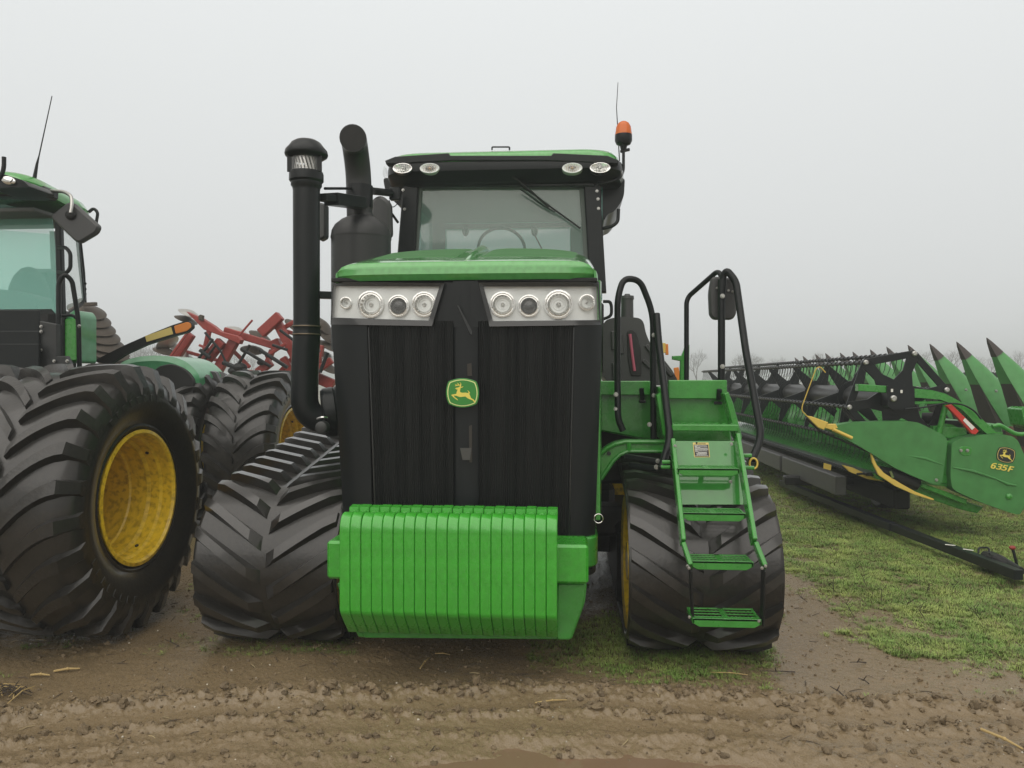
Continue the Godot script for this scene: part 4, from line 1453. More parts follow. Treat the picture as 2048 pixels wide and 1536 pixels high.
func boarding_side(root: Node) -> void:
	var g: Geo
	# fuel tank
	var tank := part("fuel_tank", px_prism([1206, 640, 1240, 633, 1286, 636, 1292, 668, 1302, 690, 1322, 712, 1346, 742, 1360, 770, 1206, 772], 6.25, 0.9, 0.14, 0.09), M.poly, root)
	for r in [[1226, 662, 1228, 700], [1240, 668, 1244, 708], [1292, 690, 1312, 715], [1286, 720, 1302, 735], [1228, 725, 1230, 760], [1300, 700, 1345, 752], [1238, 740, 1242, 764]]:
		g = Geo.new()
		g.bar(P(r[0], r[1], 6.24), P(r[2], r[3], 6.24), 0.035, 0.03, Vector3.BACK, 0.012)
		part("tank_rib", g, M.poly, tank)
	part("sight_recess", px_prism([1254, 662, 1262, 658, 1272, 664, 1282, 700, 1283, 752, 1262, 752, 1256, 720], 6.235, 0.01, 0.02, 0.004), M.label_black, tank)
	part("sight_tube", px_tube([1260, 668, 6.22, 1264, 705, 6.22, 1269, 742, 6.22], 0.012, 0.05, 8), M.pink, tank)
	g = Geo.new()
	var fx := P(1254.5, 620, 6.45)
	var k := 6.45 / LENS
	g.lathe([Vector2(0, P(1254, 588, 6.45).y), Vector2(5 * k, P(1254, 588, 6.45).y), Vector2(6 * k, P(1254, 591, 6.45).y), Vector2(13 * k, P(1254, 592, 6.45).y), Vector2(13.5 * k, P(1254, 598, 6.45).y), Vector2(12 * k, P(1254, 600, 6.45).y), Vector2(12.5 * k, P(1254, 641, 6.45).y), Vector2(0, P(1254, 641, 6.45).y)], Transform3D(Basis(), Vector3(fx.x, 0, fx.z)), 24)
	part("tank_neck", g, M.poly, tank)
	part("mirror_handle", px_tube([1206, 603, 6.0, 1220, 603, 6.0, 1223, 612, 6.0, 1223, 632, 6.0, 1207, 638, 6.0], 0.013, 0.04, 8), M.black, root)
	# battery box
	var bx := part("battery_box", px_prism([1200, 774, 1312, 774, 1312, 882, 1272, 876, 1200, 862], 5.45, 0.6, 0.0, 0.012), M.green, root)
	g = Geo.new()
	g.bar(P(1200, 776, 5.42), P(1300, 776, 5.42), 0.05, 0.10, Vector3.UP, 0.006)
	part("box_lid", g, M.green, bx)
	g = Geo.new()
	g.bar(P(1283, 776, 5.38), P(1285, 800, 5.40), 0.03, 0.02)
	g.box(P(1285, 803, 5.40), Vector3(0.045, 0.02, 0.03))
	part("box_latch", g, M.black, bx)
	# platform locker
	var lk := part("platform_locker", px_prism([1316, 774, 1452, 774, 1464, 884, 1330, 884], 5.02, 0.5, 0.0, 0.010), M.green, root)
	g = Geo.new()
	g.bar(P(1336, 779, 4.98), P(1453, 779, 4.98), 0.045, 0.12, Vector3.UP, 0.006)
	part("locker_lid", g, M.green, lk)
	g = Geo.new()
	g.bar(P(1439, 778, 4.93), P(1437, 800, 4.96), 0.03, 0.02)
	g.box(P(1436, 806, 4.96), Vector3(0.05, 0.02, 0.03))
	part("locker_latch", g, M.black, lk)
	part("side_plate", px_prism([1449, 788, 1457, 784, 1466, 805, 1484, 872, 1484, 878, 1477, 884, 1470, 868], 4.80, 0.14, 0.0, 0.004), M.green, root)
	part("side_plate", px_prism([1313, 791, 1321, 785, 1332, 868, 1330, 872, 1326, 870], 4.86, 0.12, 0.0, 0.004), M.green, root)
	part("green_upright", px_prism([1372, 690, 1379, 690, 1378, 772, 1360, 772, 1361, 722, 1345, 719, 1345, 712, 1363, 711], 5.9, 0.05, 0.0, 0.004), M.green, root)
	g = Geo.new()
	g.bar(P(1328, 686, 7.6), P(1328, 706, 7.6), 0.03, 0.02)
	part("reflector", g, M.yellow_clean, root)
	g = Geo.new()
	g.bar(P(1333, 688, 7.62), P(1334, 710, 7.62), 0.03, 0.02)
	g.bar(P(1352, 735, 7.62), P(1357, 765, 7.62), 0.05, 0.02)
	part("reflector", g, M.orange_light, root)
	# curved support arm
	part("support_arm", px_prism([1199, 905, 1212, 893, 1228, 885, 1250, 880, 1348, 881, 1348, 900, 1326, 905, 1255, 905, 1238, 912, 1226, 925, 1200, 962], 4.98, 0.10, 0.03, 0.008), M.green, root)
	g = Geo.new()
	g.tube(px_path([1200, 910, 4.97, 1214, 897, 4.97, 1230, 889, 4.97, 1250, 884, 4.97, 1345, 884, 4.97]), 0.014, 8)
	g.tube(px_path([1202, 958, 4.97, 1227, 921, 4.97, 1240, 909, 4.97, 1256, 902, 4.97, 1330, 902, 4.97]), 0.014, 8)
	g.tube(px_path([1258, 884, 4.97, 1258, 902, 4.97]), 0.016, 8)
	part("arm_flange", g, M.green, root)
	for b in [[1218, 907], [1206, 906]]:
		g = Geo.new()
		g.lathe([Vector2(0, 0.002), Vector2(0.013, 0.002), Vector2(0.013, -0.02), Vector2(0, -0.02)], toward_xf(P(b[0], b[1], 4.965)), 12)
		part("arm_hole", g, M.label_black, root)
	for s in [[1250, 912, 1318, 922], [1258, 930, 1314, 937]]:
		g = Geo.new()
		g.bar(P(s[0], s[1], 4.9), P(s[2], s[3], 4.8), 0.03, 0.03)
		part("hanger_rod", g, M.black, root)
	# ladder
	var rails := [[1345, 884, 4.62, 1366, 1086, 4.20], [1474, 874, 4.62, 1508, 1085, 4.20], [1367, 1089, 4.20, 1382, 1134, 4.13], [1511, 1088, 4.20, 1530, 1135, 4.13]]
	for r in rails:
		g = Geo.new()
		g.bar(P(r[0], r[1], r[2]), P(r[3], r[4], r[5]), 0.024, 0.085, Vector3.BACK, 0.004)
		part("ladder_rail", g, M.green, root)
	g = Geo.new()
	var a := P(1350, 882, 4.66)
	var b := P(1478, 882, 4.66)
	var c := P(1487, 1009, 4.50)
	var e := P(1361, 1009, 4.50)
	var back := Vector3(0, 0, -0.008)
	g.loft([PackedVector3Array([a, b, c, e]), PackedVector3Array([a + back, b + back, c + back, e + back])])
	var panel := part("ladder_panel", g, M.green_gloss, root)
	for q in [[1350, 892], [1463, 888], [1463, 985], [1461, 963], [1462, 1003], [1475, 1003]]:
		bolt(q[0], q[1], 4.55, root, 0.8)
	# caution sticker on the panel
	var mix := func(s: float, t: float, off: float) -> Vector3:
		var u := lerpf(1385.5, 1417.0, s) + 3.0 * t
		var v := lerpf(885.0, 914.5, t)
		return P(u, v, lerpf(4.66, 4.50, (v - 882.0) / 127.0) - off)
	var sticker := func(s0: float, t0: float, s1: float, t1: float, off: float, gg: Geo) -> void:
		var q := [mix.call(s0, t0, off), mix.call(s1, t0, off), mix.call(s1, t1, off), mix.call(s0, t1, off)]
		var bk := Vector3(0, 0, -0.001)
		gg.loft([PackedVector3Array(q), PackedVector3Array([q[0] + bk, q[1] + bk, q[2] + bk, q[3] + bk])])
	g = Geo.new()
	sticker.call(0, 0, 1, 1, 0.002, g)
	var stk := part("caution_sticker", g, M.label_yellow, panel)
	g = Geo.new()
	sticker.call(0.05, 0.15, 0.96, 0.95, 0.0035, g)
	part("sticker_panel", g, M.label_black, panel)
	g = Geo.new()
	for l in [[0.09, 0.18, 0.86, 0.205], [0.09, 0.225, 0.28, 0.25], [0.32, 0.275, 0.90, 0.30], [0.10, 0.27, 0.27, 0.30], [0.10, 0.32, 0.44, 0.345], [0.10, 0.37, 0.90, 0.40], [0.09, 0.44, 0.93, 0.475], [0.10, 0.50, 0.26, 0.525], [0.30, 0.55, 0.90, 0.58], [0.10, 0.555, 0.27, 0.58], [0.10, 0.61, 0.30, 0.635], [0.28, 0.66, 0.84, 0.69], [0.16, 0.71, 0.82, 0.735], [0.16, 0.76, 0.84, 0.785], [0.18, 0.81, 0.80, 0.835], [0.08, 0.88, 0.93, 0.905]]:
		var s: float = l[0]
		while s < l[2] - 0.02:
			var n := rng.randf_range(0.03, 0.11)
			sticker.call(s, l[1], minf(s + n, l[2]), l[3], 0.005, g)
			s += n + 0.012
	part("sticker_print", g, M.white, panel)
	var tm := TextMesh.new()
	tm.text = "▲ CAUTION"
	tm.font_size = 12
	tm.pixel_size = 0.00085
	tm.depth = 0.0006
	tm.material = M.label_black
	var to := MeshInstance3D.new()
	to.name = "sticker_heading"
	to.mesh = tm
	to.position = mix.call(0.5, 0.075, 0.003) - origin_of(root)
	to.rotation.x = -0.12
	panel.add_child(to)
	# upper tread, then four steps
	g = Geo.new()
	var ta := P(1344, 849, 4.74)
	var tb := P(1478, 850, 4.74)
	g.box((ta + tb) / 2 + Vector3(0, -0.02, -0.10), Vector3(tb.x - ta.x, 0.042, 0.20), Basis(), 0.006)
	for i in 24:
		g.box(ta.lerp(tb, (i + 0.5) / 24) + Vector3(0, 0.004, -0.02 - 0.04 * (i % 3)), Vector3(0.010, 0.008, 0.02), Basis(), 0.002)
	part("top_tread", g, M.green, root)
	step(root, 1355, 1479, 937, 4.42, 0.17, 0.042)
	step(root, 1364, 1492, 1026, 4.28, 0.17)
	step(root, 1381, 1507, 1123, 4.13, 0.17)
	step(root, 1385, 1523, 1238, 4.10, 0.20)
	for s in [[1381, 1138, 4.12, 1385, 1240, 4.16], [1527, 1138, 4.12, 1524, 1248, 4.16]]:
		g = Geo.new()
		g.bar(P(s[0], s[1], s[2]), P(s[3], s[4], s[5]), 0.010, 0.07, Vector3.BACK, 0.003)
		part("step_strap", g, M.black_matt, root)
		bolt(s[0] - 3, s[1] - 2, 4.06, root, 0.7)
		bolt(s[0] - 6 if s[0] < 1400 else s[0] + 4, s[1] - 6, 4.08, root, 0.7)
		bolt(s[3] - 6, s[4] - 6, 4.10, root, 0.7)
	# handrails
	part("handrail", px_tube([1246, 862, 5.02, 1236, 838, 5.02, 1235, 775, 5.05, 1235, 596, 5.05, 1247, 556, 5.08, 1280, 560, 5.12, 1306, 625, 5.15, 1307, 884, 5.15], 0.021, 0.10), M.black, root)
	part("handrail", px_tube([1313, 628, 5.12, 1318, 690, 5.05, 1339, 862, 4.75, 1338, 884, 4.72, 1323, 938, 4.62], 0.023, 0.08), M.black, root)
	part("handrail", px_tube([1373, 771, 5.35, 1373, 604, 5.35, 1378, 592, 5.35, 1434, 543, 5.2, 1442, 548, 5.15, 1443, 600, 5.12], 0.017, 0.05), M.black, root)
	part("handrail_post", px_tube([1443, 560, 5.08, 1443, 771, 5.06], 0.024, 0.05), M.black, root)
	part("handrail", px_tube([1445, 600, 5.08, 1446, 551, 5.08, 1454, 541, 5.06, 1472, 562, 5.04, 1492, 705, 4.88, 1521, 862, 4.72, 1519, 884, 4.70, 1504, 920, 4.64], 0.023, 0.06), M.black, root)
	for q in [[1232, 789, 5.02], [1232, 818, 5.02], [1308, 670, 5.12], [1308, 791, 5.12], [1299, 849, 5.1], [1445, 592, 5.04], [1445, 733, 5.03], [1316, 922, 4.75], [1313, 934, 4.75]]:
		bolt(q[0], q[1], q[2], root, 1.25)
	var mr := part("platform_mirror", px_prism([1424, 552, 1470, 556, 1475, 580, 1473, 628, 1466, 639, 1428, 639, 1420, 630, 1418, 585], 5.12, 0.06, 0.03, 0.012), M.poly, root)
	for q in [[1434, 576], [1457, 581], [1465, 583]]:
		bolt(q[0], q[1], 5.11, mr, 0.7)
	part("tether_ring", px_ring(1507, 927, 4.6, 10.5, 0.006, 0.75), M.yellow_clean, root)
	for s in [[1487, 911, 1503, 911], [1490, 935, 1508, 936], [1324, 924, 1340, 924], [1322, 934, 1340, 934]]:
		g = Geo.new()
		g.tube(px_path([s[0], s[1], 4.58, s[2], s[3], 4.58]), 0.012, 8)
		part("rail_stub", g, M.green, root)

# ---------------------------------------------------------------- big farm tyres
var lug_shapes := {}
func tyre(root: Node, c: Vector3, rad: float, wide: float, rim: float, lugs: int, shift: float, dished := true) -> void:
	var w := wide / 2.0
	var b := rad - 0.055
	var axis := Transform3D(Basis.from_euler(Vector3(0, 0, -PI / 2)), c)
	var half := [Vector2(rim - 0.01, w * 0.72), Vector2(rim + 0.012, w * 0.86), Vector2(rim + 0.035, w * 0.90), Vector2(rim + 0.05, w * 0.885), Vector2(rim + 0.10, w * 0.97), Vector2((rim + b) / 2, w * 1.04), Vector2(b - 0.14, w * 1.02), Vector2(b - 0.08, w * 0.97), Vector2(b - 0.035, w * 0.88), Vector2(b - 0.008, w * 0.72), Vector2(b + 0.004, w * 0.4), Vector2(b + 0.008, 0.0)]
	var prof := half.duplicate()
	for i in range(half.size() - 2, -1, -1):
		prof.append(Vector2(half[i].x, -half[i].y))
	prof.append(half[0])
	var g := Geo.new()
	g.lathe(prof, axis, 72)
	var t := part("tyre", g, M.rubber_side, root, 50.0)
	for sd in [-1.0, 1.0]:
		var key := "%s %s %s" % [rad, wide, sd]
		if not lug_shapes.has(key):
			g = Geo.new()
			var rings := []
			for j in 11:
				var k := j / 10.0
				var x := lerpf(0.02, 0.985, k) * w
				var th := 0.30 * (1.0 - pow(1.0 - k, 1.7))
				var top := rad - 0.004 - 0.012 * k * k
				var low := b - 0.012
				if j == 0:
					top = rad - 0.022
				if k > 0.78:
					var q := (k - 0.78) / 0.22
					top -= 0.035 * q * q
					low -= 0.10 * q
				if j == 10:
					top -= 0.10
					x = w * 1.035
					low = b - 0.15
				var hw := lerpf(0.033, 0.043, k)
				var ring := PackedVector3Array()
				for e in [[-hw * 1.35, low], [-hw * 1.05, lerpf(low, top, 0.7)], [-hw * 0.9, top], [hw * 0.9, top], [hw * 1.05, lerpf(low, top, 0.7)], [hw * 1.5, low]]:
					var a: float = th + e[0] / rad
					ring.append(Vector3(sd * x, e[1] * sin(a), e[1] * cos(a)))
				rings.append(ring)
			g.loft(rings)
			lug_shapes[key] = mesh_of(g, Vector3.ZERO, 40.0)
		for i in lugs:
			var a := TAU * (i + (0.5 if sd > 0 else 0.0)) / lugs + shift
			copy_of("lug", lug_shapes[key], M.rubber, Transform3D(Basis(Vector3.RIGHT, -a), c), t)
	# raised lettering ring and moulding lines on the outer wall
	g = Geo.new()
	for i in 26:
		if i % 13 > 7:
			continue
		var a := TAU * i / 52.0 + (0.9 if i < 13 else 3.4)
		var rr := (rim + b) / 2 + 0.02
		g.box(c + Vector3(w * 1.038, sin(a) * rr, cos(a) * rr), Vector3(0.006, 0.045, 0.028), Basis(Vector3.RIGHT, -a + PI / 2), 0.003)
	var moulded := part("sidewall_moulding", g, M.rubber_side, t)
	moulded.set_meta("kind", "stuff")
	# rim
	g = Geo.new()
	var inn := -0.42 if dished else 0.05
	g.lathe([Vector2(rim - 0.005, w * 0.86), Vector2(rim + 0.012, w * 0.885), Vector2(rim + 0.012, w * 0.905), Vector2(rim - 0.01, w * 0.915), Vector2(rim - 0.022, w * 0.87), Vector2(rim - 0.026, w * 0.70), Vector2(rim - 0.040, w * 0.66), Vector2(rim - 0.042, w * 0.50), Vector2(rim - 0.060, w * 0.45), Vector2(rim - 0.063, w * 0.16), Vector2(rim - 0.072, w * 0.13), Vector2(rim - 0.070, w * inn), Vector2(rim - 0.075, w * (inn - 0.04)), Vector2(rim * 0.5, w * (inn - 0.10)), Vector2(rim * 0.42, w * (inn - 0.02)), Vector2(0.0, w * (inn - 0.02))], axis, 72)
	var rm := part("wheel_rim", g, M.yellow, root, 30.0)
	var holes := Geo.new()
	holes.lathe([Vector2(0, 0.004), Vector2(0.012, 0.004), Vector2(0.012, -0.01), Vector2(0, -0.01)], Transform3D(Basis.from_euler(Vector3(PI / 2, 0, 0)), Vector3.ZERO), 10)
	var hm := mesh_of(holes)
	for a in [0.1, 2.4, 4.3]:
		copy_of("valve_hole", hm, M.label_black, Transform3D(Basis(Vector3.RIGHT, -a + PI), c + Vector3(w * 0.58, sin(a) * (rim - 0.044), cos(a) * (rim - 0.044))), rm)

# ---------------------------------------------------------------- the wheeled tractor beside it
func quad_plate(q: Array, thick: Vector3) -> Geo:
	var g := Geo.new()
	var a := PackedVector3Array()
	var b := PackedVector3Array()
	for p in q:
		a.append(p)
		b.append(p + thick)
	g.loft([a, b])
	return g

func wheeled_tractor() -> void:
	var hub := PX(279, 994, -2.78)
	var root := thing("wheeled_tractor", Vector3(-4.9, 0, -6.5), "green wheeled tractor on wide dual tyres with open yellow rims", "tractor")
	var r := 0.868
	tyre(root, Vector3(-3.11, hub.y, hub.z), r, 0.76, 0.425, 24, 0.05)
	tyre(root, Vector3(-3.98, hub.y, hub.z), r, 0.76, 0.425, 24, 0.12, false)
	tyre(root, Vector3(-3.50, hub.y, -8.55), r, 0.76, 0.425, 24, 0.16)
	tyre(root, Vector3(-4.37, hub.y, -8.55), r, 0.76, 0.425, 24, 0.02, false)
	var g := Geo.new()
	var turn := Basis.from_euler(Vector3(0, 0, -PI / 2))
	g.lathe([Vector2(0, 1.3), Vector2(0.14, 1.3), Vector2(0.16, 0.4), Vector2(0.26, 0.3), Vector2(0.26, -1.6), Vector2(0, -1.6)], Transform3D(turn, Vector3(-4.6, hub.y, hub.z)), 24)
	g.lathe([Vector2(0, 1.0), Vector2(0.14, 1.0), Vector2(0.16, 0.2), Vector2(0.26, 0.1), Vector2(0.26, -1.6), Vector2(0, -1.6)], Transform3D(turn, Vector3(-4.8, hub.y, -8.55)), 24)
	part("axle", g, M.green_dull, root)
	g = Geo.new()
	g.box(Vector3(-5.6, 1.05, -6.6), Vector3(1.1, 0.7, 5.0), Basis(), 0.06)
	part("chassis", g, M.black_matt, root)
	# cab
	g = Geo.new()
	var rings := []
	for k in [[3.27, 0.06], [3.285, 0.01], [3.34, 0.0], [3.40, 0.035], [3.435, 0.10], [3.465, 0.22], [3.48, 0.4]]:
		var ring := plan_ring(-6.9 + k[1], -4.89 - k[1] * 0.9, 6.55 + k[1], 7.66 - k[1], k[0], 0.30 - k[1] * 0.2)
		for i in ring.size():
			ring[i].y += 0.115 * (7.66 + ring[i].z)
		rings.append(ring)
	g.loft(rings)
	var roof := part("cab_roof", g, M.green_wet, root)
	g = Geo.new()
	g.bar(P(-80, 386, 6.88), P(104, 387, 6.88), 0.22, 0.10, Vector3.UP, 0.03)
	part("sun_visor", g, M.black, root)
	part("roof_light_pod", px_prism([-30, 342, 10, 349, 45, 360, 60, 374, -30, 376], 6.44, 0.35, 0.03, 0.02), M.black, roof)
	g = Geo.new()
	var c := P(17, 361, 6.425)
	g.lathe([Vector2(0.0, 0.34), Vector2(0.5, 0.30), Vector2(0.85, 0.20), Vector2(1.0, 0.05), Vector2(1.05, -0.8)], Transform3D(Basis(Vector3.BACK, -0.25) * Basis.from_scale(Vector3(0.068, 0.038, 0.06)) * Basis.from_euler(Vector3(PI / 2, 0, 0)), c), 24)
	part("roof_light", g, M.chrome, roof)
	g = Geo.new()
	g.box(Vector3(-5.8, 3.22, -7.15), Vector3(1.7, 0.04, 0.8), Basis(), 0.01)
	part("headliner", g, M.cab_in, root)
	part("pillar", px_prism([108, 440, 120, 440, 126, 640, 126, 742, 112, 742, 113, 640], 7.0, 0.06, 0.0, 0.01), M.black, root)
	part("windscreen", px_prism([-60, 392, 104, 432, 113, 520, 113, 652, -60, 652], 7.05, 0.006, 0.0, 0.0), M.glass_green, root)
	part("side_window", quad_plate([P(119, 452, 7.05), P(156, 470, 7.40), P(167, 600, 7.40), P(127, 625, 7.05)], Vector3(-0.006, 0, 0)), M.glass, root)
	part("window_rail", px_tube([154, 468, 7.42, 160, 530, 7.42, 168, 598, 7.42, 164, 608, 7.38, 127, 634, 7.02], 0.018, 0.08, 8), M.black, root)
	g = Geo.new()
	g.tube(px_path([161, 480, 7.48, 168, 545, 7.48, 171, 605, 7.48]), 0.012, 8)
	for v in [567, 578, 588]:
		g.ball(P(170, v, 7.47), Vector3(0.016, 0.016, 0.016), 8)
	part("rear_pillar", g, M.black, root)
	part("rear_window", px_prism([-60, 455, 98, 468, 104, 600, -60, 600], 8.45, 0.006, 0.0, 0.0), M.glass_green, root)
	part("rear_frame", px_prism([98, 462, 108, 462, 116, 640, 104, 640], 8.45, 0.06, 0.0, 0.008), M.cab_in, root)
	g = Geo.new()
	g.ball(P(58, 600, 7.8), Vector3(0.22, 0.36, 0.16), 16)
	g.box(P(40, 660, 7.8), Vector3(0.6, 0.5, 0.4), Basis(), 0.08)
	g.box(P(90, 585, 8.0), Vector3(0.28, 0.5, 0.2), Basis(), 0.08)
	part("seat", g, M.seat, root)
	g = Geo.new()
	g.box(Vector3(-5.8, 1.95, -7.2), Vector3(1.7, 0.75, 0.4), Basis(), 0.05)
	part("cab_base", g, M.black_matt, root)
	part("console", px_prism([-60, 575, 20, 580, 70, 592, 84, 650, -60, 650], 7.25, 0.25, 0.04, 0.03), M.cab_in, root)
	# green side cover
	part("side_cover", px_prism([124, 640, 134, 628, 148, 618, 157, 630, 157, 726, 124, 726], 7.08, 0.30, 0.03, 0.02), M.green_pale, root)  # paler green puts the lighter look of the side face into the colour
	part("side_cover", px_prism([123, 640, 132, 637, 152, 637, 154, 722, 123, 722], 7.03, 0.08, 0.02, 0.012), M.green, root)  # darker green plate: shade of the front face painted in
	# black steps in front of the cab
	g = Geo.new()
	g.bar(P(-60, 645, 5.9), P(80, 645, 5.9), 0.02, 0.2)
	g.bar(P(-60, 687, 5.85), P(80, 687, 5.85), 0.03, 0.2)
	g.bar(P(-60, 713, 5.8), P(80, 713, 5.8), 0.03, 0.2)
	part("platform_edge", g, M.black, root)
	part("platform_box", px_prism([-60, 646, 78, 646, 78, 740, -60, 742], 5.98, 0.3, 0.0, 0.01), M.black, root)
	part("platform_end", px_prism([79, 642, 113, 648, 114, 712, 132, 712, 140, 728, 80, 746], 5.86, 0.05, 0.0, 0.006), M.soot, root)
	for q in [[82, 653], [82, 663], [82, 700], [108, 722], [134, 722]]:
		bolt(q[0], q[1], 5.84, root, 1.1)
	# mirror and rails
	var mir := part("mirror", px_prism([97, 432, 133, 404, 146, 405, 198, 452, 192, 466, 158, 486, 148, 482], 6.70, 0.07, 0.05, 0.02), M.poly, root)
	part("mirror_arm", px_tube([102, 382, 6.85, 128, 383, 6.78, 143, 392, 6.72, 144, 408, 6.68, 141, 426, 6.66], 0.016, 0.06), M.steel, root)
	g = Geo.new()
	g.ball(P(141, 430, 6.69), Vector3(0.05, 0.045, 0.03), 12)
	part("mirror_joint", g, M.black_matt, mir)
	part("mirror_bracket", px_tube([178, 424, 7.5, 187, 416, 7.5, 196, 425, 7.5, 192, 448, 7.5, 199, 455, 7.5, 195, 464, 7.5, 180, 466, 7.5], 0.016, 0.04, 8), M.black, root)
	part("grab_handle", px_tube([117, 495, 6.98, 132, 495, 6.9, 141, 506, 6.9, 141, 536, 6.9, 133, 546, 6.9, 117, 544, 6.98], 0.018, 0.06), M.black, root)
	part("handrail", px_tube([117, 740, 6.3, 117, 566, 6.3, 128, 547, 6.3, 144, 560, 6.35, 157, 640, 6.4, 159, 736, 6.4], 0.020, 0.09), M.black, root)
	part("handrail_link", px_tube([124, 631, 6.4, 146, 630, 6.4, 156, 640, 6.4], 0.014, 0.04, 8), M.black, root)
	bolt(158, 652, 6.36, root, 1.3)
	g = Geo.new()
	g.tube(px_path([68, 362, 6.8, 74, 328, 6.8, 78, 312, 6.8, 104, 192, 6.8]), [0.02, 0.012, 0.006, 0.004], 8)
	part("aerial", g, M.black, roof)
	part("roof_tube", px_tube([-8, 366, 6.3, 3, 352, 6.3, 8, 335, 6.3, 8, 314, 6.3], 0.018, 0.08), M.black, roof)
	# rear fender, marker arm
	g = px_prism([226, 735, 240, 722, 268, 713, 305, 710, 340, 713, 366, 722, 384, 738, 394, 752, 394, 790, 226, 790], 8.05, 0.75, 0.08, 0.06)
	part("fender", g, M.green_pale, root)
	part("fender_underside_shade", px_prism([306, 742, 318, 732, 340, 727, 362, 733, 378, 745, 388, 760, 388, 790, 306, 790], 8.03, 0.05, 0.05, 0.01), M.label_black, root)  # black sheet painting the shade under the fender
	var arm := part("marker_arm", px_prism([186, 722, 250, 690, 300, 668, 345, 650, 374, 641, 383, 645, 385, 655, 374, 665, 345, 673, 292, 690, 250, 709, 218, 730], 7.85, 0.06, 0.02, 0.01), M.black_matt, root)
	part("marker_reflector", px_prism([290, 672, 342, 654, 346, 668, 293, 684], 7.845, 0.006, 0.0, 0.001), M.label_yellow, arm)
	part("marker_lamp", px_prism([347, 652, 374, 643.5, 381, 646, 383, 654, 374, 662, 351, 668], 7.845, 0.03, 0.015, 0.006), M.orange_light, arm)

# ---------------------------------------------------------------- the folded disc harrow behind them
func disc_mesh(r: float) -> ArrayMesh:
	var g := Geo.new()
	g.lathe([Vector2(0, 0.07), Vector2(r * 0.3, 0.062), Vector2(r * 0.65, 0.035), Vector2(r, 0.0), Vector2(r, -0.006), Vector2(r * 0.65, 0.028), Vector2(0, 0.06)], Transform3D(), 30)
	return mesh_of(g)

func aim(y: Vector3) -> Basis:
	y = y.normalized()
	var x := y.cross(Vector3(0.2, 0.1, 0.97)).normalized()
	return Basis(x, y, x.cross(y))

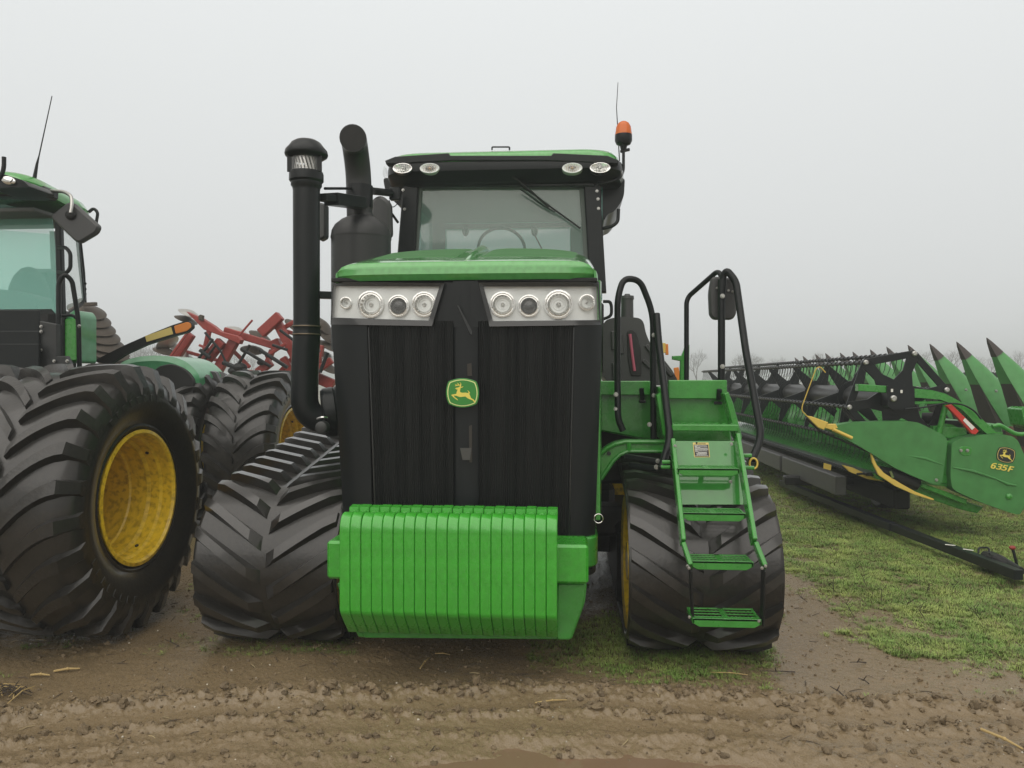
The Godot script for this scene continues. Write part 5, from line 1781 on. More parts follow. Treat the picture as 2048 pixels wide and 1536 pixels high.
func disc_harrow() -> void:
	var d := 12.6
	var root := thing("disc_harrow", Vector3(-5.5, 0, -12.8), "red folded disc harrow with rusty discs behind the tractors", "harrow")
	var k := d / LENS
	var g := px_prism([372, 623, 402, 636, 426, 651, 441, 663, 475, 672, 482, 680, 478, 688, 439, 671, 407, 659, 390, 642], d - 0.1, 0.14, 0.0, 0.01)
	part("frame_plate", g, M.red, root)
	for b in [[383, 668, 350, 718, 17, 0.0], [375, 665, 341, 713, 5, -0.15], [444, 682, 390, 748, 20, 0.0], [471, 678, 427, 756, 20, 0.1], [449, 661, 557, 694, 15, 0.25], [522, 667, 561, 631, 20, 0.0], [553, 642, 595, 722, 18, 0.1], [531, 714, 572, 687, 7, -0.1], [515, 745, 543, 724, 16, 0.0], [566, 715, 586, 750, 15, 0.2], [548, 680, 556, 700, 22, 0.25], [640, 690, 625, 770, 18, 0.2], [632, 742, 664, 720, 14, 0.0], [595, 640, 560, 660, 9, 0.2], [610, 745, 668, 770, 22, 0.4], [474, 676, 505, 640, 4, 0.1], [398, 690, 432, 705, 5, -0.1], [500, 668, 548, 690, 9, 0.4], [420, 655, 405, 720, 10, 0.4], [455, 690, 500, 735, 8, 0.3], [590, 655, 612, 700, 12, 0.3], [536, 650, 590, 668, 8, 0.3], [360, 700, 440, 722, 7, 0.3], [486, 745, 560, 752, 14, 0.3], [545, 700, 525, 750, 12, 0.3], [600, 700, 560, 745, 10, 0.35]]:
		g = Geo.new()
		g.bar(P(b[0], b[1], d + b[5]), P(b[2], b[3], d + b[5]), b[4] * k, b[4] * k * 0.8, Vector3.BACK, 0.012)
		part("frame_tube", g, M.red, root)
	for b in [[426, 678, 388, 730, 6], [432, 690, 392, 742, 5], [483, 697, 541, 733, 7], [400, 700, 420, 715, 8], [446, 725, 505, 748, 10], [545, 690, 575, 700, 6], [655, 705, 640, 745, 8], [440, 700, 452, 725, 4], [500, 690, 470, 740, 6], [560, 660, 600, 690, 6], [520, 700, 575, 735, 8], [410, 665, 440, 700, 5], [600, 720, 640, 700, 7]]:
		g = Geo.new()
		g.tube([P(b[0], b[1], d - 0.15), P(b[2], b[3], d - 0.15)], b[4] * k * 0.5, 8)
		part("hydraulic_rod", g, M.black, root)
	part("bolt_head", px_prism([396, 632, 400, 629, 406, 631, 405, 641, 397, 640], d - 0.15, 0.06, 0.0, 0.006), M.disc, root)
	for h in [[378, 721, 0.10], [480, 735, 0.12], [468, 742, 0.1], [522, 725, 0.07]]:
		g = Geo.new()
		g.ball(P(h[0], h[1], d - 0.1), Vector3(h[2], h[2] * 0.7, h[2]), 12)
		part("bearing_hub", g, M.black_matt, root)
	var dm := disc_mesh(0.20)
	# discs: u, v, deep, axis x, y, z, bright
	var gang := [[335, 686, 12.7, 0.62, -0.76, 0.2, 1], [330, 703, 12.7, 0.35, 0.93, 0.15, 0], [362, 700, 12.9, 0.6, 0.76, 0.2, 1], [380, 628, 12.8, 0.45, 0.88, 0.12, 1], [372, 640, 12.9, 0.4, 0.9, 0.1, 0], [474, 662, 13.0, 0.4, 0.9, 0.15, 1], [504, 700, 13.0, 0.25, 0.9, 0.36, 0], [520, 672, 13.1, 0.5, 0.85, 0.15, 0], [648, 652, 13.0, 0.75, 0.6, 0.2, 0], [654, 672, 13.0, 0.7, 0.66, 0.2, 0], [658, 692, 13.0, 0.5, 0.84, 0.2, 0], [652, 712, 13.0, 0.5, 0.84, 0.2, 1], [655, 735, 13.0, 0.5, 0.84, 0.2, 0], [590, 652, 13.1, 0.6, 0.75, 0.2, 0]]
	for q in gang:
		copy_of("disc", dm, M.disc_bright if q[6] else M.disc, Transform3D(aim(Vector3(q[3], q[4], q[5])), P(q[0], q[1], q[2])), root)
	var big := disc_mesh(0.30)
	for i in 8:
		copy_of("disc", big, M.disc, Transform3D(aim(Vector3(0.42, 0.86, 0.28)), P(174 + i * 9.2, 622 + i * 16.5, 12.2 - i * 0.02)), root)
	g = Geo.new()
	g.tube([P(160, 600, 12.25), P(240, 745, 12.05)], 0.05, 10)
	part("gang_axle", g, M.disc, root)
	g = Geo.new()
	g.bar(P(168, 609, 12.1), P(193, 608, 12.1), 0.06, 0.06)
	part("scraper_bar", g, M.disc, root)
	# what carries it: centre frame and wheels, mostly hidden by the tyres
	g = Geo.new()
	g.bar(Vector3(-7.5, 0.75, -12.7), Vector3(-2.6, 0.75, -12.7), 0.2, 0.2)
	g.bar(Vector3(-6.5, 0.78, -11.2), Vector3(-6.5, 0.78, -14.6), 0.2, 0.2)
	g.bar(Vector3(-4.2, 0.78, -11.2), Vector3(-4.2, 0.78, -14.6), 0.2, 0.2)
	part("centre_frame", g, M.red, root)
	for x in [-6.9, -3.9]:
		g = Geo.new()
		g.lathe([Vector2(0.0, 0.1), Vector2(0.22, 0.1), Vector2(0.25, 0.13), Vector2(0.42, 0.12), Vector2(0.44, 0.06), Vector2(0.44, -0.06), Vector2(0.42, -0.12), Vector2(0.25, -0.13), Vector2(0.22, -0.1), Vector2(0.0, -0.1)], Transform3D(Basis.from_euler(Vector3(0, 0, -PI / 2)), Vector3(x, 0.44, -12.9)), 30)
		part("transport_wheel", g, M.rubber_side, root)

# ---------------------------------------------------------------- the grain header
func grain_header() -> void:
	var d0 := 8.2
	var d1 := 18.7
	var root := thing("grain_header", Vector3(3.9, 0, -13.0), "long green grain header with black pickup reel resting on its trailer", "header")
	var rc := P(1791, 797, d0 + 0.3)
	var rr := 92.0 / LENS * (d0 + 0.25)
	var g: Geo
	# --- platform: floor, back sheet, cutter bar
	g = Geo.new()
	var sec := PackedVector2Array([Vector2(3.16, 0.66), Vector2(3.5, 0.62), Vector2(3.75, 0.60), Vector2(4.05, 0.63), Vector2(4.28, 0.80), Vector2(4.34, 0.98), Vector2(4.36, 1.10), Vector2(4.46, 1.10), Vector2(4.46, 0.60), Vector2(4.2, 0.50), Vector2(3.2, 0.60)])
	g.prism(sec, -d1, -d0 - 0.12, Transform3D(), 0.0)
	part("platform", g, M.green, root)
	g = Geo.new()
	g.box(Vector3(4.38, 1.11, -(d0 + d1) / 2), Vector3(0.2, 0.14, d1 - d0 - 0.3), Basis(), 0.02)
	part("top_beam", g, M.green_dull, root)
	g = Geo.new()
	g.box(Vector3(3.16, 0.645, -(d0 + d1) / 2), Vector3(0.12, 0.035, d1 - d0 - 0.3), Basis(), 0.006)
	part("cutter_bar", g, M.black, root)
	g = Geo.new()
	for i in 134:
		var z := -d0 - 0.2 - i * 0.0762
		g.bar(Vector3(3.13, 0.652, z), Vector3(3.02, 0.64, z), 0.018, 0.022, Vector3.UP, 0.004)
	part("knife_guards", g, M.black, root).set_meta("kind", "stuff")
	# --- auger
	g = Geo.new()
	g.tube([Vector3(3.93, 0.98, -d0 - 0.2), Vector3(3.93, 0.98, -d1 + 0.2)], 0.20, 24)
	var aug := part("auger", g, M.green, root)
	g = Geo.new()
	var n := 420
	for i in n:
		var q := []
		for e in 2:
			var t := float(i + e) / n
			var z := lerpf(-d0 - 0.25, -d1 + 0.25, t)
			var mid := -(d0 + d1) / 2
			var a := (z - mid) / 0.55 * TAU * (1.0 if z > mid else -1.0)
			q.append(Vector3(3.93 + cos(a) * 0.20, 0.98 + sin(a) * 0.20, z))
			q.append(Vector3(3.93 + cos(a) * 0.315, 0.98 + sin(a) * 0.315, z))
		g.quad(q[0], q[1], q[3], q[2])
		g.quad(q[2] + Vector3(0, 0, 0.006), q[3] + Vector3(0, 0, 0.006), q[1] + Vector3(0, 0, 0.006), q[0] + Vector3(0, 0, 0.006))
	part("auger_flighting", g, M.green, aug)
	# --- reel
	g = Geo.new()
	g.tube([Vector3(rc.x, rc.y, rc.z), Vector3(rc.x, rc.y, -d1)], 0.125, 24)
	part("reel_tube", g, M.poly, root)
	var spider := Geo.new()
	var ang := []
	for i in 6:
		var a := deg_to_rad(10.6 + 60.0 * i)
		ang.append(a)
		var dir := Vector2(cos(a), sin(a))
		var nrm := Vector2(-dir.y, dir.x)
		var b0 := dir * 0.12
		var b1 := dir * (rr - 0.01)
		spider.prism(PackedVector2Array([b0 + nrm * 0.085, b1 + nrm * 0.022, b1 - nrm * 0.022, b0 - nrm * 0.085]), -0.012, 0.012, Transform3D(), 0.003)
	spider.lathe([Vector2(0.13, 0.03), Vector2(0.19, 0.03), Vector2(0.19, -0.03), Vector2(0.13, -0.03)], Transform3D(Basis.from_euler(Vector3(PI / 2, 0, 0)), Vector3.ZERO), 24)
	var sm := mesh_of(spider)
	for i in 7:
		copy_of("reel_spider", sm, M.black, Transform3D(Basis(), Vector3(rc.x, rc.y, rc.z - 1.25 - i * 1.35)), root)
	g = Geo.new()
	g.lathe([Vector2(0, 0.010), Vector2(0.008, 0.010), Vector2(0.013, 0.004), Vector2(0.013, -0.004), Vector2(0, -0.004)], Transform3D(Basis.from_euler(Vector3(PI / 2, 0, 0)), Vector3.ZERO), 8)
	var rivet := mesh_of(g)
	for i in 4:
		for e in 6:
			for f in [-0.45, 0.45]:
				copy_of("reel_bolt", rivet, M.steel, Transform3D(Basis(), Vector3(rc.x + cos(ang[e] + f * 0.55) * 0.165, rc.y + sin(ang[e] + f * 0.55) * 0.165, rc.z - 1.235 - i * 1.35)), root)
	# tine: a clip on the bat and a bent wire finger
	var tg := Geo.new()
	tg.box(Vector3(0, 0.0, 0), Vector3(0.036, 0.05, 0.04), Basis(Vector3.BACK, 0.4), 0.006)
	tg.tube([Vector3(0.01, -0.01, 0), Vector3(0.0, -0.08, 0.004), Vector3(-0.012, -0.16, 0.004), Vector3(-0.045, -0.235, 0.004)], [0.0055, 0.005, 0.0045, 0.003], 5)
	var tm := mesh_of(tg)
	for i in 6:
		var c := Vector2(rc.x + cos(ang[i]) * rr, rc.y + sin(ang[i]) * rr)
		g = Geo.new()
		g.tube([Vector3(c.x, c.y, rc.z + 0.02), Vector3(c.x, c.y, -d1)], 0.017, 10)
		var bat := part("reel_bat", g, M.black, root)
		var far := Geo.new()
		for j in 68:
			var at := Vector3(c.x, c.y, rc.z - 0.1 - j * 0.148)
			if j < 48:
				copy_of("tine", tm, M.black, Transform3D(Basis(), at), bat)
			else:
				for q in tg.p:
					far.p.append(q + at)
		part("far_tines", far, M.black, bat).set_meta("kind", "stuff")
	# --- near end plate of the reel: hub, rim bars, spokes
	g = Geo.new()
	var zc := rc.z + 0.04
	for i in 6:
		var a: float = ang[i]
		var b: float = ang[(i + 1) % 6]
		var pa := Vector3(rc.x + cos(a) * rr, rc.y + sin(a) * rr, zc)
		var pb := Vector3(rc.x + cos(b) * rr, rc.y + sin(b) * rr, zc)
		g.bar(pa, pb, 0.075, 0.02, Vector3.BACK, 0.004)
		var dir := Vector2(cos(a), sin(a))
		var nrm := Vector2(-dir.y, dir.x)
		var xf := Transform3D(Basis(), Vector3(rc.x, rc.y, zc + 0.001 * i))
		g.prism(PackedVector2Array([dir * 0.05 + nrm * 0.16, dir * rr * 0.6 + nrm * 0.05, dir * rr + nrm * 0.06, dir * (rr + 0.035), dir * rr - nrm * 0.06, dir * rr * 0.6 - nrm * 0.05, dir * 0.05 - nrm * 0.16]), -0.010, 0.012, xf, 0.003)
	part("reel_end_plate", g, M.black, root)
	for i in 6:
		var o := MeshInstance3D.new()
		copy_of("pivot_bolt", rivet, M.disc_bright, Transform3D(Basis.from_scale(Vector3(2.2, 2.2, 1.5)), Vector3(rc.x + cos(ang[i]) * rr, rc.y + sin(ang[i]) * rr, zc + 0.022)), root)
	# --- reel arm, drive box, lift strut and red safety prop
	part("arm_tip", px_prism([1717, 768, 1776, 772, 1776, 786, 1717, 782], d0 + 0.05, 0.10, 0.0, 0.006), M.green, root)
	var box := part("reel_drive", px_prism([1775, 771, 1829, 774, 1830, 813, 1816, 818, 1786, 819, 1775, 812], d0 + 0.02, 0.16, 0.01, 0.01), M.black, root)
	g = Geo.new()
	g.lathe([Vector2(0, 0.02), Vector2(0.022, 0.02), Vector2(0.032, 0.012), Vector2(0.034, -0.01), Vector2(0, -0.01)], toward_xf(P(1787, 797, d0 + 0.01)), 16)
	part("drive_shaft", g, M.steel, box)
	for q in [[1784, 781], [1803, 783]]:
		g = Geo.new()
		g.box(P(q[0], q[1], d0 + 0.012), Vector3(0.022, 0.032, 0.004))
		part("white_tag", g, M.white, box)
	part("reel_arm", px_prism([1829, 777, 1862, 780, 1890, 787, 1915, 800, 1940, 815, 1962, 836, 1994, 866, 1974, 868, 1950, 846, 1925, 820, 1905, 808, 1880, 799, 1829, 795], d0 + 0.04, 0.12, 0.01, 0.010), M.green, root)
	part("reel_arm_stay", px_prism([1822, 803, 1890, 802, 1890, 807, 1822, 809], d0 + 0.06, 0.05, 0.0, 0.004), M.green, root)
	part("safety_prop", px_prism([1893, 812, 1904, 809, 1920, 825, 1958, 862, 1952, 869, 1944, 868, 1914, 834], d0 - 0.02, 0.05, 0.0, 0.005), M.red_bright, root)
	part("prop_sticker", px_prism([1926, 841, 1930, 836, 1950, 855, 1944, 860], d0 - 0.028, 0.002, 0.0, 0.0), M.white, root)
	g = Geo.new()
	g.tube([P(1892, 806, d0 + 0.1), P(1878, 866, d0 + 0.12)], 0.030, 12)
	part("lift_cylinder", g, M.green, root)
	part("hose", px_tube([1810, 818, d0, 1850, 815, d0 - 0.03, 1885, 806, d0 - 0.04, 1925, 808, d0 - 0.04, 1950, 822, d0 - 0.02, 1962, 838, d0], 0.009, 0.2, 8), M.black, root)
	part("hose_guard", px_tube([1985, 853, d0 + 0.1, 1998, 849, d0 + 0.1, 2034, 870, d0 + 0.1, 2060, 866, d0 + 0.1], 0.022, 0.12, 10), M.green, root)
	g = Geo.new()
	g.tube(px_path([1690, 820, d0 + 0.5, 1712, 842, d0 + 0.3]), 0.03, 8)
	g.tube(px_path([1885, 838, d0 + 0.4, 1845, 838, d0 + 0.5]), 0.07, 10)
	g.bar(P(1865, 858, d0 + 0.3), P(1960, 862, d0 + 0.3), 0.10, 0.2)
	part("rear_linkage", g, M.black_matt, root)
	part("rear_bracket", px_prism([1868, 852, 1932, 856, 1936, 870, 1900, 878, 1866, 868], d0 + 0.16, 0.2, 0.0, 0.01), M.green, root)
	# --- end shields
	part("divider_shield", px_prism([1655, 858, 1676, 850, 1702, 845.5, 1760, 843, 1815, 842, 1836, 845, 1862, 857, 1888, 871, 1895, 879, 1892, 905, 1886, 955, 1884, 965, 1876, 969, 1862, 967, 1825, 952, 1790, 936, 1745, 908, 1700, 882], d0, 0.16, 0.03, 0.035), M.green_dull, root)
	part("shield_gap", px_prism([1884, 884, 1908, 880, 1906, 968, 1880, 966], d0 + 0.10, 0.06, 0.0, 0.004), M.green, root)
	part("end_shield", px_prism([1904, 886, 1925, 876, 1962, 869.5, 2000, 868, 2024, 872, 2036, 881, 2046, 904, 2058, 930, 2060, 985, 2050, 1012, 2040, 1030, 2022, 1026, 1960, 1004, 1915, 984, 1904, 976, 1901, 950], d0 + 0.01, 0.18, 0.03, 0.04), M.green_dull, root)
	for s in [[1806, 910, 1850, 917, 1886, 930], [1906, 935, 1945, 942, 1990, 957], [1990, 957, 2015, 968, 2032, 971]]:
		g = Geo.new()
		g.tube(px_path([s[0], s[1], d0 + 0.008, s[2], s[3], d0 + 0.004, s[4], s[5], d0 + 0.008]), [0.006, 0.016, 0.010], 8)
		part("shield_crease", g, M.green_dull, root)
	part("latch_recess", px_prism([1918, 896, 1926, 892, 1942, 894, 1945, 902, 1941, 911, 1928, 912, 1919, 906], d0 + 0.004, 0.02, 0.02, 0.004), M.green, root)
	for q in [[1922, 901], [1935, 901], [1873, 960]]:
		bolt(q[0], q[1], d0 - 0.004, root, 1.4)
	g = Geo.new()
	g.lathe([Vector2(0, 0.02), Vector2(0.018, 0.018), Vector2(0.03, 0.008), Vector2(0.032, -0.01), Vector2(0, -0.01)], toward_xf(P(2018, 993, d0 + 0.005)), 16)
	part("shield_knob", g, M.green, root)
	part("skid_plate", px_prism([1845, 966, 1850, 968, 1935, 999, 1933, 1010, 1840, 974], d0 + 0.10, 0.3, 0.0, 0.008), M.green, root)
	part("skid_plate", px_prism([1815, 966, 1968, 1014, 1955, 1027, 1925, 1020, 1820, 985], d0 + 0.22, 0.3, 0.0, 0.008), M.green, root)
	part("yellow_deflector", px_prism([1742, 906, 1746, 912, 1754, 930, 1768, 946, 1800, 966, 1830, 983, 1868, 998, 1867, 1001, 1828, 989, 1790, 972, 1757, 950, 1745, 925], d0 + 0.03, 0.03, 0.0, 0.003), M.yellow_clean, root)
	part("yellow_deflector", px_prism([1685, 930, 1705, 935, 1740, 951, 1770, 964, 1735, 958, 1700, 944], d0 + 0.25, 0.04, 0.0, 0.003), M.yellow_clean, root)
	g = Geo.new()
	g.tube(px_path([1755, 940, d0 + 0.12, 1800, 956, d0 + 0.14, 1835, 968, d0 + 0.14]), [0.05, 0.09, 0.07], 10)
	part("gear_case", g, M.black_matt, root)
	part("hub_cap", px_tube([1781, 942, d0 + 0.03, 1786, 955, d0 + 0.03], 0.016, 0.02, 8), M.chrome, root)
	# --- crop divider: yellow point, tube and bent rod
	part("divider_point", px_prism([1612, 831, 1624, 833, 1657, 845, 1648, 860, 1636, 855], d0 - 0.04, 0.02, 0.0, 0.006), M.yellow_clean, root)
	part("divider_point", px_prism([1652, 848, 1672, 848, 1676, 856, 1664, 860, 1650, 856], d0 - 0.03, 0.05, 0.0, 0.005), M.yellow_clean, root)
	g = Geo.new()
	g.tube(px_path([1666, 859, d0 - 0.05, 1704, 876, d0 - 0.05]), 0.018, 10)
	part("divider_tube", g, M.yellow_clean, root)
	part("divider_rod", px_tube([1651, 745, d0 - 0.1, 1640, 733, d0 - 0.1, 1632, 737, d0 - 0.1, 1604, 813, d0 - 0.06, 1604, 822, d0 - 0.06, 1616, 834, d0 - 0.04], 0.0055, 0.06, 8), M.yellow_clean, root)
	g = Geo.new()
	g.tube(px_path([1612, 836, d0, 1640, 862, d0, 1740, 905, d0 + 0.05]), 0.012, 8)
	part("divider_edge", g, M.black, root)
	# --- emblem and number
	var turn := Basis(Vector3.BACK, deg_to_rad(-11.0))
	emblem(root, Transform3D(turn * Basis.from_scale(Vector3(0.183, 0.183, 0.03)), P(2012, 910, d0 + 0.006)), M.label_black, M.label_yellow, M.label_black, M.emblem_yellow)
	var tx := TextMesh.new()
	tx.text = "635F"
	var f := SystemFont.new()
	f.font_names = PackedStringArray(["Droid Sans"])
	f.font_weight = 700
	tx.font = f
	tx.font_size = 32
	tx.pixel_size = 0.0030
	tx.depth = 0.004
	tx.material = M.emblem_yellow
	var to := MeshInstance3D.new()
	to.name = "number_decal"
	to.mesh = tx
	var skew := Basis(Vector3(1.05, 0, 0), Vector3(0.22, 0.86, 0), Vector3(0, 0, 1))
	to.transform = Transform3D(turn * skew, P(2004, 935, d0 + 0.002) - origin_of(root))
	root.add_child(to)

# ---------------------------------------------------------------- the trailer under the header
func header_trailer() -> void:
	var root := thing("header_trailer", Vector3(3.4, 0, -12.0), "low black header trailer with a long drawbar lying on the grass", "trailer")
	var g := Geo.new()
	g.box(Vector3(3.0, 0.46, -9.9), Vector3(0.12, 0.22, 2.2), Basis(), 0.012)
	part("support_rail", g, M.grey_beam, root)
	g = Geo.new()
	g.box(Vector3(3.0, 0.46, -14.9), Vector3(0.12, 0.22, 7.6), Basis(), 0.012)
	part("support_rail", g, M.grey_beam, root)
	part("rail_reflector", px_prism([1648, 926, 1663, 930, 1662, 941, 1647, 937], 8.75, 0.01, 0.0, 0.001), M.yellow_clean, root)
	g = Geo.new()
	g.box(Vector3(3.7, 0.30, -14.0), Vector3(0.18, 0.22, 10.2), Basis(), 0.02)
	g.box(Vector3(3.5, 0.34, -10.2), Vector3(1.5, 0.12, 0.14), Basis(), 0.02)
	g.box(Vector3(3.5, 0.34, -17.0), Vector3(1.5, 0.12, 0.14), Basis(), 0.02)
	g.bar(Vector3(3.05, 0.45, -10.6), Vector3(3.65, 0.30, -10.6), 0.08, 0.08)
	g.bar(Vector3(3.05, 0.45, -13.6), Vector3(3.65, 0.30, -13.6), 0.08, 0.08)
	part("main_beam", g, M.black_matt, root)
	var tail := Geo.new()
	tail.bar(Vector3(3.05, 0.15, -11.4), Vector3(3.32, 0.12, -8.2), 0.09, 0.08)
	tail.bar(Vector3(3.32, 0.118, -8.3), Vector3(3.53, 0.10, -6.35), 0.075, 0.08)
	part("drawbar", tail, M.black, root)
	var wm := Geo.new()
	wm.lathe([Vector2(0.0, 0.05), Vector2(0.09, 0.05), Vector2(0.11, 0.03), Vector2(0.20, 0.05), Vector2(0.21, 0.10), Vector2(0.31, 0.115), Vector2(0.34, 0.08), Vector2(0.345, 0.0), Vector2(0.34, -0.08), Vector2(0.31, -0.115), Vector2(0.21, -0.10), Vector2(0.0, -0.05)], Transform3D(Basis.from_euler(Vector3(0, 0, -PI / 2)), Vector3.ZERO), 32)
	var me := mesh_of(wm)
	for q in [[4.02, -10.2], [3.1, -16.8], [4.02, -16.8]]:
		copy_of("trailer_wheel", me, M.rubber_side, Transform3D(Basis(), Vector3(q[0], 0.335, q[1])), root)
	# hitch, jack with red handle, yellow tabs
	g = Geo.new()
	g.box(PY(1985, 1118, 0.12), Vector3(0.11, 0.10, 0.20), Basis(), 0.02)
	g.tube([PY(1995, 1122, 0.12), PY(2020, 1133, 0.10), PY(2042, 1142, 0.12)], [0.06, 0.045, 0.03], 10)
	part("hitch", g, M.black_matt, root)
	g = Geo.new()
	g.tube(bend([PY(1957, 1106, 0.2), PY(1957, 1095, 0.24), PY(1978, 1095, 0.24), PY(1979, 1108, 0.2)], 0.03), 0.008, 8)
	part("hitch_handle", g, M.black, root)
	g = Geo.new()
	var j := PY(2038, 1146, 0.0)
	g.tube([j, j + Vector3(-0.05, 0.20, 0)], 0.012, 8)
	var jack := part("jack_stand", g, M.black, root)
	g = Geo.new()
	g.ball(j + Vector3(-0.055, 0.215, 0), Vector3(0.028, 0.018, 0.02), 10)
	part("jack_handle", g, M.red, jack)
	for q in [[1890, 1089, 1911, 1091], [1926, 1098, 1947, 1101]]:
		g = Geo.new()
		g.bar(PY(q[0], q[1], 0.17), PY(q[2], q[3], 0.17), 0.02, 0.004)
		part("drawbar_tab", g, M.white, root)

# ---------------------------------------------------------------- the corn head
func corn_head() -> void:
	var root := thing("corn_head", Vector3(6.0, 0, -13.5), "green corn head with a row of pointed snouts tipped in black", "corn head")
	var tip0 := P(1978, 682, 10.1)
	var g := Geo.new()
	var rings := []
	var sections := [[0.0, 0.014, 0.014], [0.16, 0.052, 0.06], [0.45, 0.115, 0.135], [0.85, 0.185, 0.21], [1.25, 0.235, 0.26], [1.55, 0.25, 0.28]]
	var run := Vector3(0.70, -1.0, 0).normalized()
	var out := Vector3(0.82, 0.57, 0).normalized()       # the upper side of a snout
	for s in sections:
		var c: Vector3 = run * s[0]
		var ring := PackedVector3Array()
		for k in [[-1.0, -0.9], [-1.0, -0.1], [-0.7, 0.45], [-0.18, 0.82], [0.18, 0.82], [0.7, 0.45], [1.0, -0.1], [1.0, -0.9]]:
			ring.append(c + Vector3(0, 0, k[0] * s[1]) + out * k[1] * s[2])
		rings.append(ring)
	g.loft(rings)
	var body := mesh_of(g, Vector3.ZERO, 35.0)
	g = Geo.new()
	rings = []
	for s in [[-0.05, 0.004, 0.004], [0.02, 0.028, 0.026], [0.10, 0.045, 0.044], [0.20, 0.068, 0.066]]:
		var c: Vector3 = run * s[0]
		var ring := PackedVector3Array()
		for k in [[-1.0, -1.0], [-1.0, -0.05], [-0.7, 0.5], [-0.2, 0.9], [0.2, 0.9], [0.7, 0.5], [1.0, -0.05], [1.0, -1.0]]:
			ring.append(c + Vector3(0, 0, k[0] * s[1]) + out * k[1] * s[2])
		rings.append(ring)
	g.loft(rings)
	var cap := mesh_of(g, Vector3.ZERO, 35.0)
	g = Geo.new()
	rings = []
	for s in [[0.06, 0.022], [0.3, 0.07], [0.7, 0.15], [1.2, 0.21], [1.55, 0.23], [1.9, 0.23]]:
		var f: float = s[0] / 1.9
		var top: Vector3 = run * s[0] - out * 0.02
		var low := Vector3(lerpf(0.02, 0.66, f), -s[0] * 0.92 - 0.03, 0)
		var w := Vector3(0, 0, s[1])
		rings.append(PackedVector3Array([top - w, top + w, low + w, low - w]))
	g.loft(rings)
	var under := mesh_of(g)
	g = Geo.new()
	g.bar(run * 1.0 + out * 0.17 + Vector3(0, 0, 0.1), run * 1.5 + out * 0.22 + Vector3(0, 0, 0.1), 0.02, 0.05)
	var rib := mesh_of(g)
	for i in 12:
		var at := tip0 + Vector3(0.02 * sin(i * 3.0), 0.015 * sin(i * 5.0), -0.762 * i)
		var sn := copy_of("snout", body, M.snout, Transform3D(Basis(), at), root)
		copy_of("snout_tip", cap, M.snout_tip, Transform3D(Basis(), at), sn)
		copy_of("snout_underside", under, M.snout_under, Transform3D(Basis(), at), sn)  # dark brown body along the left and lower side of the snout
		for b in [0.72, 1.08]:
			copy_of("snout_bolt", bolt_mesh, M.steel, Transform3D(Basis.from_scale(Vector3.ONE * 1.2), at + run * b - out * 0.06 + Vector3(0, 0, 0.24)), sn)
	g = Geo.new()
	var x := tip0.x
	g.box(Vector3(x + 1.35, 0.75, -14.3), Vector3(0.9, 0.7, 9.6), Basis(), 0.05)
	part("frame", g, M.green_dull, root)
	g = Geo.new()
	g.box(Vector3(x + 0.75, 0.85, -14.3), Vector3(0.5, 0.35, 9.4), Basis(), 0.04)
	part("deck", g, M.rust, root)
	g = Geo.new()
	g.box(Vector3(x + 1.3, 0.2, -12.0), Vector3(0.5, 0.4, 0.5), Basis(), 0.03)
	g.box(Vector3(x + 1.3, 0.2, -17.0), Vector3(0.5, 0.4, 0.5), Basis(), 0.03)
	part("stand", g, M.black_matt, root)
	part("end_cap", px_prism([2043, 818, 2056, 813, 2074, 826, 2074, 862, 2050, 852], 9.3, 0.3, 0.02, 0.02), M.green, root)

# ---------------------------------------------------------------- a reel far behind
func far_reel() -> void:
	var root := thing("distant_reel", P(2040, 800, 24.0) * Vector3(1, 0, 1), "thin black reel bar with hanging tines beyond the corn head", "reel")
	for v in [747.0, 771.0]:
		var g := Geo.new()
		var a := P(1900, v + 1.5, 24.0)
		var b := P(2120, v, 24.0)
		g.tube([a, b], 0.04, 8)
		var bat := part("reel_bat", g, M.black, root)
		g = Geo.new()
		for i in 24:
			var c := a.lerp(b, (i + 0.3) / 24)
			g.tube([c, c + Vector3(0.0, -0.16, 0), c + Vector3(-0.03, -0.30, 0)], [0.02, 0.014, 0.01], 5)
			g.box(c, Vector3(0.06, 0.11, 0.08))
		part("tines", g, M.black, bat).set_meta("kind", "stuff")
	var g2 := Geo.new()
	for u in [1920.0, 1990.0, 2060.0]:
		var p := P(u, 748, 24.0)
		g2.bar(p, p + Vector3(0.1, -0.5, 0), 0.07, 0.05)
	g2.bar(P(1905, 780, 24.1), P(2120, 778, 24.1), 0.2, 0.2)
	for u in [1950.0, 2080.0]:
		var p := P(u, 778, 24.1)
		g2.bar(p, Vector3(p.x, 0.0, p.z), 0.16, 0.16)
	part("reel_frame", g2, M.black, root)

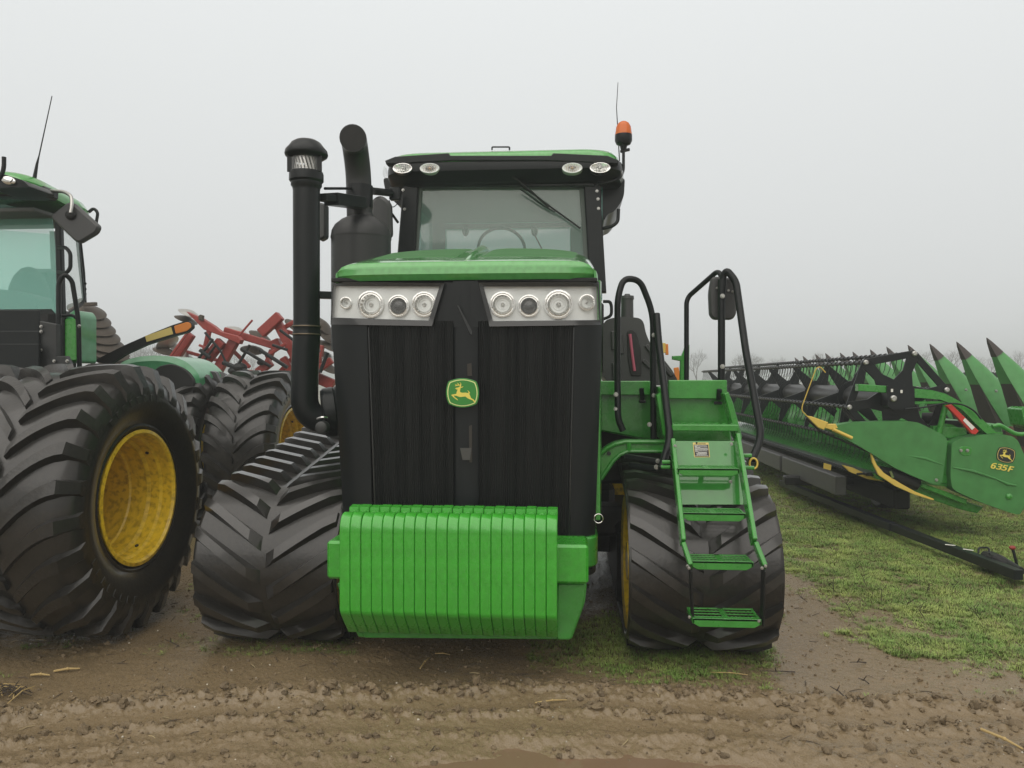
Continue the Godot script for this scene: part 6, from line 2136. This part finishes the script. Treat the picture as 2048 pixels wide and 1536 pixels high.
# ---------------------------------------------------------------- bare trees in the haze
func far_trees() -> void:
	var list := [[1395, 742, 704, 66.0], [1478, 742, 702, 62.0], [1508, 743, 712, 74.0], [1556, 743, 716, 85.0], [1640, 743, 702, 72.0], [1672, 742, 706, 80.0], [1772, 742, 704, 78.0], [1845, 742, 700, 75.0], [1905, 742, 697, 64.0], [1952, 743, 712, 80.0], [1985, 743, 706, 78.0], [2035, 743, 708, 72.0], [300, 745, 684, 60.0], [328, 745, 676, 66.0], [285, 745, 690, 70.0], [482, 748, 706, 64.0], [500, 748, 712, 72.0], [470, 748, 714, 70.0], [258, 745, 694, 74.0]]
	var k := 0
	for t in list:
		k += 1
		var r := RandomNumberGenerator.new()
		r.seed = 900 + k
		var far: float = t[3] * 1.9
		var base := P(t[0], t[1], far)
		base.y = 0.0
		var tall: float = P(t[0], t[2] - 4.0, far).y
		var side := "corn head" if t[0] > 1600 else ("tractors' boarding ladder" if t[0] > 1300 else "folded disc harrow")
		var o := thing("bare_tree", base, "bare leafless tree fading in the haze beyond the " + side, "tree", "bare trees in the haze beyond the " + side)
		var trunk := Geo.new()
		var twig := Geo.new()
		limb(trunk, twig, base, Vector3(r.randf_range(-0.1, 0.1), 1, r.randf_range(-0.1, 0.1)).normalized(), tall * 0.36, tall * 0.020, 0, r)
		part("trunk", trunk, M.bark, o)
		part("crown", twig, M.bark, o).set_meta("kind", "stuff")

func limb(trunk: Geo, twig: Geo, at: Vector3, dir: Vector3, length: float, rad: float, depth: int, r: RandomNumberGenerator) -> void:
	var end := at + dir * length
	var mid := at.lerp(end, 0.5) + Vector3(r.randf_range(-1, 1), 0, r.randf_range(-1, 1)) * length * 0.05
	(trunk if depth < 2 else twig).tube([at, mid, end], [rad, rad * 0.85, rad * 0.7], 5 if depth < 2 else 3)
	if depth >= 5:
		return
	var n := 3 if depth > 0 else 4
	for i in n:
		var a := TAU * (i + r.randf() * 0.6) / n
		var tilt := r.randf_range(0.3, 0.75)
		var side := dir.cross(Vector3(0.3, 0.2, 0.9)).normalized().rotated(dir, a)
		var nd := (dir * cos(tilt) + side * sin(tilt) + Vector3.UP * 0.12).normalized()
		limb(trunk, twig, mid.lerp(end, r.randf_range(0.2, 1.0)) if i > 0 else end, nd, length * r.randf_range(0.58, 0.8), maxf(rad * r.randf_range(0.5, 0.66), 0.006), depth + 1, r)

# ---------------------------------------------------------------- straw and sticks on the mud
func litter() -> void:
	var straws := [[62, 1349, 100, 1350, 0.006, "pale corn stalk piece with a dark end on the mud", 1], [108, 1343, 160, 1339, 0.0065, "short tan corn stalk lying by the left wheel rut", 0], [1070, 1400, 1134, 1396, 0.004, "thin straw lying in the rut before the weights", 0], [1962, 1466, 2046, 1504, 0.0065, "long pale stalk lying on the churned mud at the rut", 0], [840, 1334, 858, 1312, 0.004, "short upright straw bit below the weight stack", 0], [1420, 1347, 1496, 1352, 0.003, "fine straw beside the grass under the ladder", 0], [870, 1304, 900, 1304, 0.003, "small straw bit under the green weights", 0]]
	for s in straws:
		var a := PY(s[0], s[1], 0.012)
		var b := PY(s[2], s[3], 0.014)
		a.y = ground_at(a.x, -a.z) + 0.012
		b.y = ground_at(b.x, -b.z) + 0.012
		var o := thing("straw_stalk", Vector3(a.x, a.y - 0.012, a.z), s[5], "straw", "loose straw on the mud")
		var g := Geo.new()
		var m := a.lerp(b, 0.55) + Vector3(0, 0.008, 0.006)
		g.tube([a, m, b], [s[4], s[4], s[4] * 0.6], 7)
		part("stem", g, M.straw, o)
		g = Geo.new()
		g.ball(m, Vector3(s[4] * 1.5, s[4] * 1.4, s[4] * 1.4), 8)
		part("node", g, M.straw, o)
	var sticks := [[1660, 1376, 1690, 1398, "dark twig stub standing out of the mud by the turf"], [1700, 1328, 1732, 1324, "thin forked dark twig lying near the grass edge"], [1520, 1347, 1590, 1340, "long thin dark stick lying below the ladder"], [330, 1283, 358, 1293, "short dark stick lying between the tyre and the track"], [1716, 1360, 1738, 1366, "small black twig beside the grass tuft"]]
	for s in sticks:
		var a := PY(s[0], s[1], 0.02)
		var b := PY(s[2], s[3], 0.012)
		a.y = ground_at(a.x, -a.z) + 0.03
		b.y = ground_at(b.x, -b.z) + 0.006
		var o := thing("twig", Vector3(b.x, b.y - 0.006, b.z), s[4], "twig", "dark twigs on the mud")
		var g := Geo.new()
		g.tube([a, a.lerp(b, 0.5) + Vector3(0.004, 0.006, 0.01), b], [0.002, 0.003, 0.0035], 6)
		part("stem", g, M.twig, o)
		g = Geo.new()
		g.tube([a.lerp(b, 0.45), a.lerp(b, 0.3) + Vector3(0.02, 0.03, 0.02)], [0.004, 0.002], 5)
		part("side_shoot", g, M.twig, o)
	# a root mat at the left edge
	var o := thing("root_mat", PY(22, 1385, 0.0), "tangle of pale dry roots lying on the mud by the dual tyre", "roots")
	var r := RandomNumberGenerator.new()
	r.seed = 77
	for k in 3:
		var g := Geo.new()
		for i in 10:
			var c := PY(22 + r.randf_range(-26, 26), 1385 + r.randf_range(-8, 8), 0.02)
			var a := r.randf() * TAU
			var l := r.randf_range(0.04, 0.10)
			g.tube([c - Vector3(cos(a), 0, sin(a)) * l, c + Vector3(r.randf_range(-0.02, 0.02), r.randf_range(0.01, 0.04), 0), c + Vector3(cos(a), r.randf_range(0.0, 0.3), sin(a)) * l], [0.002, 0.003, 0.0015], 5)
		part("root", g, M.straw if k == 1 else M.twig, o)
	# dry weed stalks in the turf
	var weeds := [[1615, 1205], [1668, 1190], [1710, 1235], [1735, 1180], [1762, 1205], [1812, 1215], [1850, 1190], [1848, 1235], [1960, 1240], [1902, 1180], [1935, 1060], [1905, 1075], [1990, 1085], [1960, 1232]]
	for w in weeds:
		var c := PY(w[0], w[1], 0.0)
		c.y = ground_at(c.x, -c.z)
		var q := thing("dry_weed", c, "thin dark dead weed stem standing in the wet turf", "weed", "dead weed stems in the turf")
		var g := Geo.new()
		var h := r.randf_range(0.05, 0.13)
		var lean := Vector3(r.randf_range(-0.08, 0.08), h, r.randf_range(-0.05, 0.05))
		g.tube([c, c + lean * 0.6, c + lean], [0.0025, 0.002, 0.001], 5)
		part("stem", g, M.twig, q)
		g = Geo.new()
		for i in 5:
			var s := c + lean * r.randf_range(0.35, 0.9)
			g.tube([s, s + Vector3(r.randf_range(-0.06, 0.06), r.randf_range(0.01, 0.05), r.randf_range(-0.03, 0.03))], [0.0016, 0.0008], 4)
		part("side_shoot", g, M.twig, q)
